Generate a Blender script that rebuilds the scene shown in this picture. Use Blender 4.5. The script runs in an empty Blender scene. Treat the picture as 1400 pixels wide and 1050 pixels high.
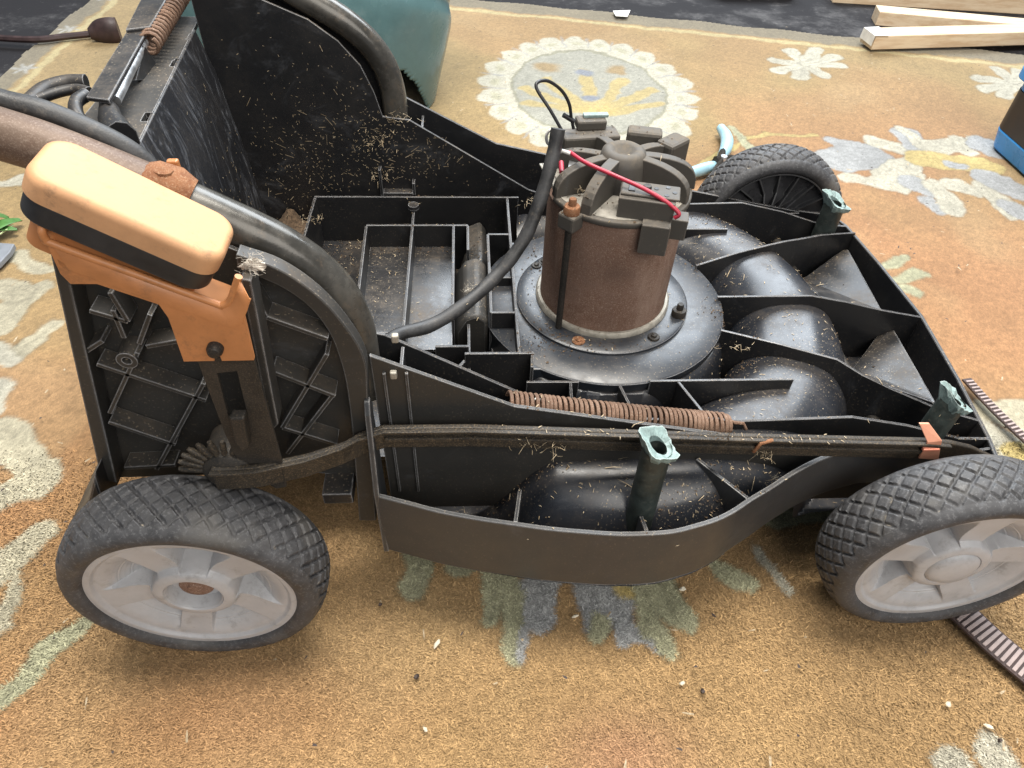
import bpy, bmesh, math, random
import numpy as np
from mathutils import Vector, Matrix
PI = math.pi
random.seed(7); rng = np.random.default_rng(7)
scene = bpy.context.scene
C = scene.collection

# ------------------------------------------------------------------ camera
CAM = [(0.2101, -0.6315, 0.5556), [(0.998257, 0.011819, -0.057826), (-0.048845, 0.715406, -0.697), (0.033132, 0.698609, 0.714736)], 24.7714]
cd = bpy.data.cameras.new('camera'); cam = bpy.data.objects.new('camera', cd); C.objects.link(cam)
cam.matrix_world = Matrix([list(CAM[1][i]) + [CAM[0][i]] for i in range(3)] + [[0, 0, 0, 1]])
cd.sensor_width = 36; cd.lens = CAM[2]; cd.clip_start = .02; cd.clip_end = 60
scene.camera = cam

# ------------------------------------------------------------------ world, lamps, exposure
w = bpy.data.worlds.new('World'); scene.world = w; w.use_nodes = True
bg = w.node_tree.nodes['Background']; bg.inputs[0].default_value = (.84, .91, 1, 1); bg.inputs[1].default_value = .36
def area(name, loc, target, size, sizey, power, col):
    l = bpy.data.lights.new(name, 'AREA'); l.shape = 'RECTANGLE'; l.size = size; l.size_y = sizey; l.energy = power; l.color = col
    o = bpy.data.objects.new(name, l); C.objects.link(o); o.location = loc
    o.rotation_euler = (Vector(target) - Vector(loc)).to_track_quat('-Z', 'Y').to_euler(); return o
area('doorway_light', (1.55, 3.45, 3.45), (.40, -.1, .05), 4.2, 2.3, 400, (.86, .93, 1))
area('ceiling_tube', (.30, -.02, 2.4), (.28, -.25, 0), 1.6, .5, 100, (1, .95, .87))
area('room_bounce', (.95, -1.75, 1.6), (.35, -.2, .1), 1.7, 1.2, 34, (1, .95, .88))
vs = scene.view_settings
vs.view_transform = 'Standard'; vs.look = 'None'; vs.gamma = 1; vs.use_curve_mapping = False; vs.exposure = 0.0

# ------------------------------------------------------------------ materials
class NT:
    def __init__(s, name):
        s.m = bpy.data.materials.new(name); s.m.use_nodes = True; s.t = s.m.node_tree
        s.b = s.t.nodes['Principled BSDF']; s.o = s.t.nodes['Material Output']
    def n(s, typ, **k):
        nd = s.t.nodes.new(typ)
        for a, v in k.items(): setattr(nd, a, v)
        return nd
    def l(s, a, b): s.t.links.new(a, b)
    def val(s, sock, v):
        if hasattr(v, 'is_output'): s.l(v, sock)
        else: sock.default_value = v
    def coord(s, obj=True):
        return s.n('ShaderNodeTexCoord').outputs['Object'] if obj else s.n('ShaderNodeNewGeometry').outputs['Position']
    def noise(s, scale, detail=4, rough=.6, vec=None, stretch=None, dist=0):
        v = vec if vec is not None else s.coord(False)
        if stretch:
            mp = s.n('ShaderNodeMapping'); mp.inputs['Scale'].default_value = stretch; s.l(v, mp.inputs[0]); v = mp.outputs[0]
        nd = s.n('ShaderNodeTexNoise'); nd.inputs['Scale'].default_value = scale; nd.inputs['Detail'].default_value = detail
        nd.inputs['Roughness'].default_value = rough; nd.inputs['Distortion'].default_value = dist; s.l(v, nd.inputs['Vector']); return nd.outputs['Fac']
    def ramp(s, x, a, b, va=0., vb=1.):
        nd = s.n('ShaderNodeMapRange'); nd.interpolation_type = 'SMOOTHSTEP'
        s.val(nd.inputs[0], x); nd.inputs[1].default_value = a; nd.inputs[2].default_value = b; s.val(nd.inputs[3], va); s.val(nd.inputs[4], vb); return nd.outputs[0]
    def math(s, op, a, b=0.):
        nd = s.n('ShaderNodeMath', operation=op); s.val(nd.inputs[0], a); s.val(nd.inputs[1], b); return nd.outputs[0]
    def mix(s, f, a, b):
        nd = s.n('ShaderNodeMix', data_type='RGBA'); s.val(nd.inputs['Factor'], f)
        for i, v in ((6, a), (7, b)):
            if hasattr(v, 'is_output'): s.l(v, nd.inputs[i])
            else: nd.inputs[i].default_value = (*v, 1)
        return nd.outputs[2]
    def up(s):
        g = s.n('ShaderNodeNewGeometry'); x = s.n('ShaderNodeSeparateXYZ'); s.l(g.outputs['Normal'], x.inputs[0]); return x.outputs[2]
    def edge(s, r=.0012, lo=.985, hi=.90):
        bv = s.n('ShaderNodeBevel', samples=4); bv.inputs[0].default_value = r
        g = s.n('ShaderNodeNewGeometry'); d = s.n('ShaderNodeVectorMath', operation='DOT_PRODUCT')
        s.l(bv.outputs[0], d.inputs[0]); s.l(g.outputs['Normal'], d.inputs[1]); return s.ramp(d.outputs['Value'], lo, hi)
    def bump(s, h, strength=.3, dist=.001):
        nd = s.n('ShaderNodeBump'); nd.inputs['Strength'].default_value = strength; nd.inputs['Distance'].default_value = dist; s.l(h, nd.inputs['Height']); s.l(nd.outputs[0], s.b.inputs['Normal'])
    def fin(s, col, rough=.5, metal=0., spec=.5):
        if hasattr(col, 'is_output'): s.l(col, s.b.inputs['Base Color'])
        else: s.b.inputs['Base Color'].default_value = (*col, 1)
        s.val(s.b.inputs['Roughness'], rough); s.val(s.b.inputs['Metallic'], metal); s.b.inputs['Specular IOR Level'].default_value = spec
        return s.m

def plastic(name, base=(.011, .0115, .013), dust=.5, rough=.30, wear_glint=(.36, .36, .37), scuff=.35, dustcol=(.115, .085, .055), streak=False):
    t = NT(name)
    up = t.ramp(t.up(), .1, .9, .12, 1.)
    n1 = t.noise(22, 6, .7); n2 = t.noise(260, 4, .7); n3 = t.noise(7, 3, .6)
    sc = t.noise(14, 5, .75, stretch=(1, 9, 1.5), dist=.6)
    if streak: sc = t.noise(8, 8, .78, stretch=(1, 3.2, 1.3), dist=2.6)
    d = t.math('MULTIPLY', t.ramp(n1, .40, .72), t.ramp(n2, .35, .65, .35, 1.)); d = t.math('MULTIPLY', t.math('MULTIPLY', d, up), dust)
    speck = t.math('MULTIPLY', t.ramp(t.noise(560, 2, .5), .635, .68), t.ramp(n3, .36, .60)); speck = t.math('MULTIPLY', speck, t.ramp(up, .1, 1., .2, .75))
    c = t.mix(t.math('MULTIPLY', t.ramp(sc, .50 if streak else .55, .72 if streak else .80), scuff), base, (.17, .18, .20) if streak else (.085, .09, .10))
    c = t.mix(d, c, dustcol)
    c = t.mix(speck, c, (.27, .22, .155))
    c = t.mix(t.math('MULTIPLY', t.math('MULTIPLY', up, t.ramp(n3, .3, .65, .25, 1.)), .11 * dust / .5), c, (.11, .10, .092))
    e = t.math('MULTIPLY', t.edge(), t.ramp(t.noise(90, 4, .7), .25, .58, .25, .95))
    c = t.mix(e, c, wear_glint)  # edge scuffs, paled further to stand in for sky glint along rib tops
    r = t.math('ADD', t.ramp(n1, .35, .7, rough, rough + .12), t.math('MULTIPLY', d, .35))
    t.bump(t.math('ADD', t.math('MULTIPLY', n2, .5), t.math('MULTIPLY', t.noise(900, 2), .35)), .16, .00016)
    return t.fin(c, r, 0, .5)

def rusty(name, ca, cb, cc, scale=60, rough=.85, metal=0., bump=.5, fine=900):
    t = NT(name)
    n = t.noise(scale, 6, .75); f = t.noise(fine, 3, .8); s = t.noise(scale * .25, 4, .6)
    c = t.mix(t.ramp(n, .35, .65), ca, cb); c = t.mix(t.math('MULTIPLY', t.ramp(f, .5, .66), .8), c, cc)
    c = t.mix(t.math('MULTIPLY', t.ramp(s, .48, .70), .65), c, tuple(v * .42 for v in ca)); c = t.mix(t.math('MULTIPLY', t.ramp(t.noise(scale * .35, 5, .7, stretch=(1, 1, .25)), .56, .74), .5), c, cc)
    t.bump(t.math('ADD', n, f), bump, .0007)
    return t.fin(c, rough, metal, .3)

def simple(name, col, rough=.5, metal=0., var=.25, scale=40, bump=.1, edge=None, spec=.5, dirt=None, dirtamt=.5):
    t = NT(name)
    n = t.noise(scale, 5, .7); dk = tuple(v * (1 - var) for v in col); lt = tuple(min(1, v * (1 + var)) for v in col)
    c = t.mix(t.ramp(n, .3, .7), dk, lt)
    if dirt: c = t.mix(t.math('MULTIPLY', t.ramp(t.noise(scale * 2.3, 6, .8), .52, .72), dirtamt), c, dirt)
    if edge: c = t.mix(t.math('MULTIPLY', t.edge(), .7), c, edge)
    t.bump(t.noise(scale * 12, 3, .7), bump, .0005)
    return t.fin(c, t.ramp(n, .3, .7, max(.05, rough - .08), min(1, rough + .1)), metal, spec)

M = {}
M['deck'] = plastic('black_plastic')
M['wall'] = plastic('black_plastic_wall', dust=.45, rough=.40)
M['panel'] = plastic('dusty_black_plastic', base=(.026, .025, .023), dust=.6, rough=.5, scuff=.5)
M['skirt'] = plastic('worn_grey_black_plastic', base=(.034, .036, .039), dust=.35, rough=.36, scuff=.55, wear_glint=(.42, .41, .40))
M['tub'] = plastic('scuffed_black_plastic', base=(.011, .0115, .013), dust=.7, rough=.38, scuff=.75)
M['streak'] = plastic('streaked_lit_plastic', base=(.016, .017, .020), dust=.7, rough=.34, scuff=1.0, streak=True)  # smears on the rear wall, colour lightened so it looks lit
M['disc'] = plastic('blue_black_plastic', base=(.019, .0235, .031), dust=.28, rough=.29, scuff=.55)
M['dome'] = plastic('glossy_black_plastic', base=(.014, .0165, .022), dust=.30, rough=.26, scuff=.30)
M['tray'] = plastic('tray_plastic', base=(.013, .014, .016), dust=.6, rough=.24, scuff=.6)
M['cap'] = plastic('dusty_bakelite', base=(.058, .052, .044), dust=.95, rough=.58, wear_glint=(.17, .145, .12), dustcol=(.17, .14, .105))
M['rust'] = rusty('rust_can', (.165, .092, .063), (.235, .145, .108), (.36, .26, .20), 45, .85, 0, .6)
M['rust2'] = rusty('rust_bolt', (.16, .065, .03), (.25, .115, .055), (.33, .2, .12), 150)
M['spring'] = rusty('rusty_spring', (.125, .068, .042), (.205, .125, .085), (.30, .215, .16), 120, .7)
M['darksteel'] = rusty('dirty_steel', (.026, .025, .023), (.046, .041, .036), (.10, .08, .06), 50, .5, .3, .2)
M['linkbar'] = rusty('dirty_link_steel', (.022, .020, .018), (.042, .036, .029), (.16, .12, .075), 40, .5, .1, .3)
M['zinc'] = simple('zinc', (.55, .56, .57), .35, .85, .2, 60, .1)
M['alu'] = simple('dull_alloy', (.36, .335, .285), .55, .35, .3, 80, .3, None, .5, (.13, .10, .07), .6)
M['orange'] = simple('orange_plastic', (.44, .18, .066), .45, 0, .14, 22, .1, None, .45, (.16, .085, .045), .5)
M['cream'] = simple('faded_orange_plastic', (.52, .285, .145), .55, 0, .12, 22, .2, None, .35, (.22, .135, .08), .75)
M['band'] = simple('black_band', (.020, .020, .021), .45, 0, .3, 40, .1, (.09, .09, .09))
M['rubber'] = simple('tyre_rubber', (.052, .053, .058), .58, 0, .40, 70, .55, (.15, .155, .165), .4, (.14, .14, .145), .45)
t = NT('tyre_rubber_dirty'); pt = t.n('ShaderNodeNewGeometry').outputs['Pointiness']; n = t.noise(60, 6, .75); n2 = t.noise(420, 3, .8); n3 = t.noise(17, 4, .65)
c = t.mix(t.ramp(n, .3, .7), (.030, .030, .032), (.066, .066, .070)); c = t.mix(t.math('MULTIPLY', t.ramp(n2, .52, .66), .5), c, (.15, .15, .155))
c = t.mix(t.math('MULTIPLY', t.ramp(n3, .50, .68), .45), c, (.135, .125, .11)); c = t.mix(t.math('MULTIPLY', t.ramp(pt, .53, .59), .55), c, (.18, .185, .20))
c = t.mix(t.math('MULTIPLY', t.ramp(pt, .492, .46), t.ramp(t.noise(30, 3, .6), .60, .66)), c, (.42, .36, .27))
t.bump(t.math('ADD', n2, t.noise(1500, 2)), .35, .0004); M['rubber'] = t.fin(c, t.ramp(n, .3, .7, .45, .72), 0, .45)
M['plate'] = simple('dusty_grey_plate', (.27, .25, .215), .75, 0, .25, 90, .4, None, .3, (.14, .115, .085), .6)
M['rim'] = simple('silver_grey_plastic', (.40, .40, .41), .40, .0, .10, 24, .10, None, .5, (.15, .14, .125), .42)
M['rimdark'] = simple('black_wheel_plastic', (.045, .045, .048), .30, 0, .3, 40, .05, (.12, .12, .12))
M['post'] = simple('green_black_post', (.026, .034, .031), .5, 0, .4, 90, .3, None, .5, (.12, .12, .10), .5)
M['torn'] = simple('torn_teal_plastic', (.20, .275, .265), .6, 0, .35, 110, .6, (.52, .60, .58), .5, (.10, .12, .11), .5)
M['hood'] = simple('teal_plastic', (.085, .165, .18), .22, 0, .16, 7, .06, None, .5, (.17, .24, .25), .35)
M['cable'] = simple('black_cable', (.030, .030, .031), .5, 0, .45, 60, .4, None, .5, (.14, .12, .10), .45)
M['wire'] = simple('black_wire', (.016, .016, .018), .45, 0, .3, 60, .1)
M['red'] = simple('red_wire', (.36, .022, .045), .4, 0, .2, 60, .1)
M['white'] = simple('white_sleeve', (.68, .66, .62), .5, 0, .12, 60, .1)
M['tube'] = simple('black_steel_tube', (.070, .066, .058), .27, .25, .45, 30, .15, None, .5, (.16, .12, .085), .5)
M['tuberust'] = rusty('rusty_tube', (.105, .065, .045), (.165, .115, .085), (.25, .19, .15), 35, .5, .15, .2)
M['pine'] = None
t = NT('pine_wood'); g = t.noise(7, 5, .65, stretch=(.6, 14, 14)); c = t.mix(t.ramp(g, .35, .68), (.72, .58, .41), (.56, .40, .25)); t.bump(g, .15, .0008); M['pine'] = t.fin(c, .7)
M['straw'] = None
t = NT('dry_clippings'); n = t.noise(300, 2); c = t.mix(t.ramp(n, .3, .7), (.25, .18, .10), (.46, .38, .265)); M['straw'] = t.fin(c, .8)
t = NT('brown_muck'); n = t.noise(260, 5, .8); c = t.mix(t.ramp(n, .35, .65), (.045, .028, .017), (.15, .10, .06)); t.bump(n, .8, .002); M['muck'] = t.fin(c, .95)
t = NT('dark_floor'); n = t.noise(5, 7, .75); n2 = t.noise(40, 5, .8); c = t.mix(t.math('MULTIPLY', t.ramp(n, .48, .72), .55), (.014, .013, .015), (.15, .145, .145)); c = t.mix(t.math('MULTIPLY', t.ramp(n2, .6, .75), .4), c, (.25, .24, .23)); t.bump(n2, .3, .002); M['floor'] = t.fin(c, .85, 0, .25)
def vcol(name, rough, jit=True):
    t = NT(name); a = t.n('ShaderNodeAttribute', attribute_name='Col'); c = a.outputs['Color']
    g = t.n('ShaderNodeNewGeometry'); sc = t.n('ShaderNodeVectorMath', operation='SCALE'); sc.inputs['Scale'].default_value = .42; t.l(g.outputs['Normal'], sc.inputs[0])
    ad = t.n('ShaderNodeVectorMath', operation='ADD'); t.l(sc.outputs[0], ad.inputs[0]); ad.inputs[1].default_value = (0, 0, .8); nm = t.n('ShaderNodeVectorMath', operation='NORMALIZE'); t.l(ad.outputs[0], nm.inputs[0]); t.l(nm.outputs[0], t.b.inputs['Normal'])
    gr = t.math('MULTIPLY', t.ramp(t.noise(520, 3, .75, stretch=(1.6, .8, 1)), .28, .72, .74, 1.20), t.ramp(t.noise(150, 3, .7), .3, .7, .90, 1.08))
    cm = t.n('ShaderNodeVectorMath', operation='SCALE'); t.l(c, cm.inputs[0]); t.l(gr, cm.inputs['Scale']); c = cm.outputs[0]
    t.b.inputs['Sheen Weight'].default_value = .25; t.b.inputs['Sheen Roughness'].default_value = .5
    return t.fin(c, rough, 0, .15)
M['carpet'] = vcol('wool_carpet', .95)

# ------------------------------------------------------------------ helpers
def obj(name, me, mat, parent=None, smooth=None, bevel=0, segs=2):
    o = bpy.data.objects.new(name, me); C.objects.link(o)
    if mat is not None and not me.materials: me.materials.append(mat)
    if parent is not None: o.parent = parent
    if smooth is not None:
        me.polygons.foreach_set('use_smooth', [True] * len(me.polygons))
        if smooth < 180: me.set_sharp_from_angle(angle=math.radians(smooth))
    if bevel:
        b = o.modifiers.new('bevel', 'BEVEL'); b.width = bevel; b.segments = segs; b.limit_method = 'ANGLE'; b.angle_limit = math.radians(35); b.harden_normals = False
    return o
def pyd(v, f, name='mesh'):
    me = bpy.data.meshes.new(name); me.from_pydata([tuple(p) for p in v], [], f); me.update(); return me
def fixn(me):
    bm = bmesh.new(); bm.from_mesh(me); bmesh.ops.recalc_face_normals(bm, faces=bm.faces); bm.to_mesh(me); bm.free(); return me
def tag(o, label=None, cat=None, group=None, kind=None):
    for k, v in (('label', label), ('category', cat), ('group', group), ('kind', kind)):
        if v: o[k] = v
    return o
def join(*parts):
    v = []; f = []
    for a, b in parts:
        n = len(v); v += [tuple(p) for p in a]; f += [tuple(i + n for i in q) for q in b]
    return v, f
def box(cx, cy, cz, sx, sy, sz, M_=None):
    v = [Vector((cx + i * sx / 2, cy + j * sy / 2, cz + k * sz / 2)) for i in (-1, 1) for j in (-1, 1) for k in (-1, 1)]
    if M_ is not None: v = [M_ @ p for p in v]
    return v, [(0, 1, 3, 2), (4, 6, 7, 5), (0, 4, 5, 1), (2, 3, 7, 6), (0, 2, 6, 4), (1, 5, 7, 3)]
def prism(poly, a, b, axis='y'):
    """polygon in the plane across `axis`, extruded from a to b along it"""
    def P3(p, t): return {'x': (t, p[0], p[1]), 'y': (p[0], t, p[1]), 'z': (p[0], p[1], t)}[axis]
    n = len(poly); v = [P3(p, a) for p in poly] + [P3(p, b) for p in poly]
    f = [tuple(range(n)), tuple(range(2 * n - 1, n - 1, -1))] + [(i, n + i, n + (i + 1) % n, (i + 1) % n) for i in range(n)]
    return v, f
def wall(pts, th, n_sub=1):
    """thin standing wall along a plan line; pts = (x, y, ztop, zbottom)"""
    p = [Vector(q) for q in [(a[0], a[1]) for a in pts]]; n = len(p); v = []; f = []
    for i in range(n):
        d = Vector((0, 0))
        if i > 0: d += (p[i] - p[i - 1]).normalized()
        if i < n - 1: d += (p[i + 1] - p[i]).normalized()
        d.normalize(); nn = Vector((-d.y, d.x)) * th / 2
        for s in (1, -1): 
            v.append((p[i].x + s * nn.x, p[i].y + s * nn.y, pts[i][2])); v.append((p[i].x + s * nn.x, p[i].y + s * nn.y, pts[i][3]))
    for i in range(n - 1):
        a, b = 4 * i, 4 * i + 4
        f += [(a, a + 2, b + 2, b), (a, b, b + 1, a + 1), (a + 2, a + 3, b + 3, b + 2), (a + 1, b + 1, b + 3, a + 3)]
    f += [(0, 1, 3, 2), (4 * n - 4, 4 * n - 2, 4 * n - 1, 4 * n - 3)]
    return v, f
def catmull(P, n=8):
    P = [Vector(p) for p in P]; o = []; Q = [2 * P[0] - P[1]] + P + [2 * P[-1] - P[-2]]
    for i in range(1, len(Q) - 2):
        a, b, c, d = Q[i - 1:i + 3]
        for k in range(n):
            t = k / n; o.append(.5 * ((2 * b) + (c - a) * t + (2 * a - 5 * b + 4 * c - d) * t * t + (3 * b - a - 3 * c + d) * t ** 3))
    return o + [P[-1]]
def sweep(path, r, n=12, cap=True, flat=1.0):
    path = [Vector(p) for p in path]; R = r if callable(r) else (lambda t: r)
    v = []; f = []; T0 = (path[1] - path[0]).normalized(); U_ = T0.orthogonal().normalized()
    if abs(T0.z) < .9: U_ = (Vector((0, 0, 1)) - T0 * T0.z).normalized()
    for i, p in enumerate(path):
        T = ((path[min(i + 1, len(path) - 1)] - path[max(i - 1, 0)])).normalized()
        U_ = (U_ - T * U_.dot(T)).normalized(); W_ = T.cross(U_); rr = R(i / (len(path) - 1))
        for k in range(n):
            a = 2 * PI * k / n; v.append(p + U_ * rr * math.cos(a) + W_ * rr * flat * math.sin(a))
    for i in range(len(path) - 1):
        for k in range(n): f.append((i * n + k, i * n + (k + 1) % n, (i + 1) * n + (k + 1) % n, (i + 1) * n + k))
    if cap: f += [tuple(range(n - 1, -1, -1)), tuple(range(len(v) - n, len(v)))]
    return v, f
def lathe(prof, n=48, M_=None, a0=0, a1=2 * PI):
    """profile (r, h) round the local z axis"""
    full = abs(a1 - a0 - 2 * PI) < 1e-6; m = n if full else n + 1; v = []; f = []
    for k in range(m):
        a = a0 + (a1 - a0) * k / n
        for r, h in prof: v.append(Vector((r * math.cos(a), r * math.sin(a), h)))
    q = len(prof)
    for k in range(n):
        k2 = (k + 1) % m
        for i in range(q - 1): f.append((k * q + i, k2 * q + i, k2 * q + i + 1, k * q + i + 1))
    if M_ is not None: v = [M_ @ p for p in v]
    return v, f
def helix(A, B, R, turns, r, n=7, per=14):
    A, B = Vector(A), Vector(B); d = (B - A); T = d.normalized(); u = T.orthogonal().normalized(); w_ = T.cross(u); N = int(turns * per)
    return sweep([A + d * (i / N) + (u * math.cos(2 * PI * i / per) + w_ * math.sin(2 * PI * i / per)) * R for i in range(N + 1)], r, n)
def mk(name, vf, mat, parent=None, smooth=None, bevel=0, segs=2, fix=True):
    me = pyd(*vf, name=name)
    if fix: fixn(me)
    return obj(name, me, mat, parent, smooth, bevel, segs)
def copy_tree(o, parent=None):
    c = o.copy(); C.objects.link(c); c.parent = parent
    for ch in list(o.children): copy_tree(ch, c)
    return c
def empty(name, loc=(0, 0, 0)):
    o = bpy.data.objects.new(name, None); C.objects.link(o); o.location = loc; o.empty_display_size = .05; return o
def mat_to(loc, zdir, xdir=None):
    z = Vector(zdir).normalized(); x = Vector(xdir) if xdir else z.orthogonal(); x = (x - z * x.dot(z)).normalized(); y = z.cross(x)
    return Matrix(((x.x, y.x, z.x, loc[0]), (x.y, y.y, z.y, loc[1]), (x.z, y.z, z.z, loc[2]), (0, 0, 0, 1)))

# value noise in numpy for colours and meshes
LAT = rng.random((256, 256))
def vnoise(x, y, s):
    x = np.asarray(x) * s + 97.3; y = np.asarray(y) * s + 31.7; i = np.floor(x).astype(int); j = np.floor(y).astype(int)
    u = x - i; v = y - j; u = u * u * (3 - 2 * u); v = v * v * (3 - 2 * v); i &= 255; j &= 255; a = (i + 1) & 255; b = (j + 1) & 255
    return (LAT[i, j] * (1 - u) + LAT[a, j] * u) * (1 - v) + (LAT[i, b] * (1 - u) + LAT[a, b] * u) * v
def fbm(x, y, s, o=4): return sum(vnoise(x, y, s * 2 ** k) * .5 ** k for k in range(o)) / sum(.5 ** k for k in range(o))

# ------------------------------------------------------------------ floor and carpet
fl = mk('floor', ([(-3, -2, -.010), (4, -2, -.010), (4, 4.5, -.010), (-3, 4.5, -.010)], [(0, 1, 2, 3)]), M['floor'])
tag(fl, kind='structure')
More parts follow.
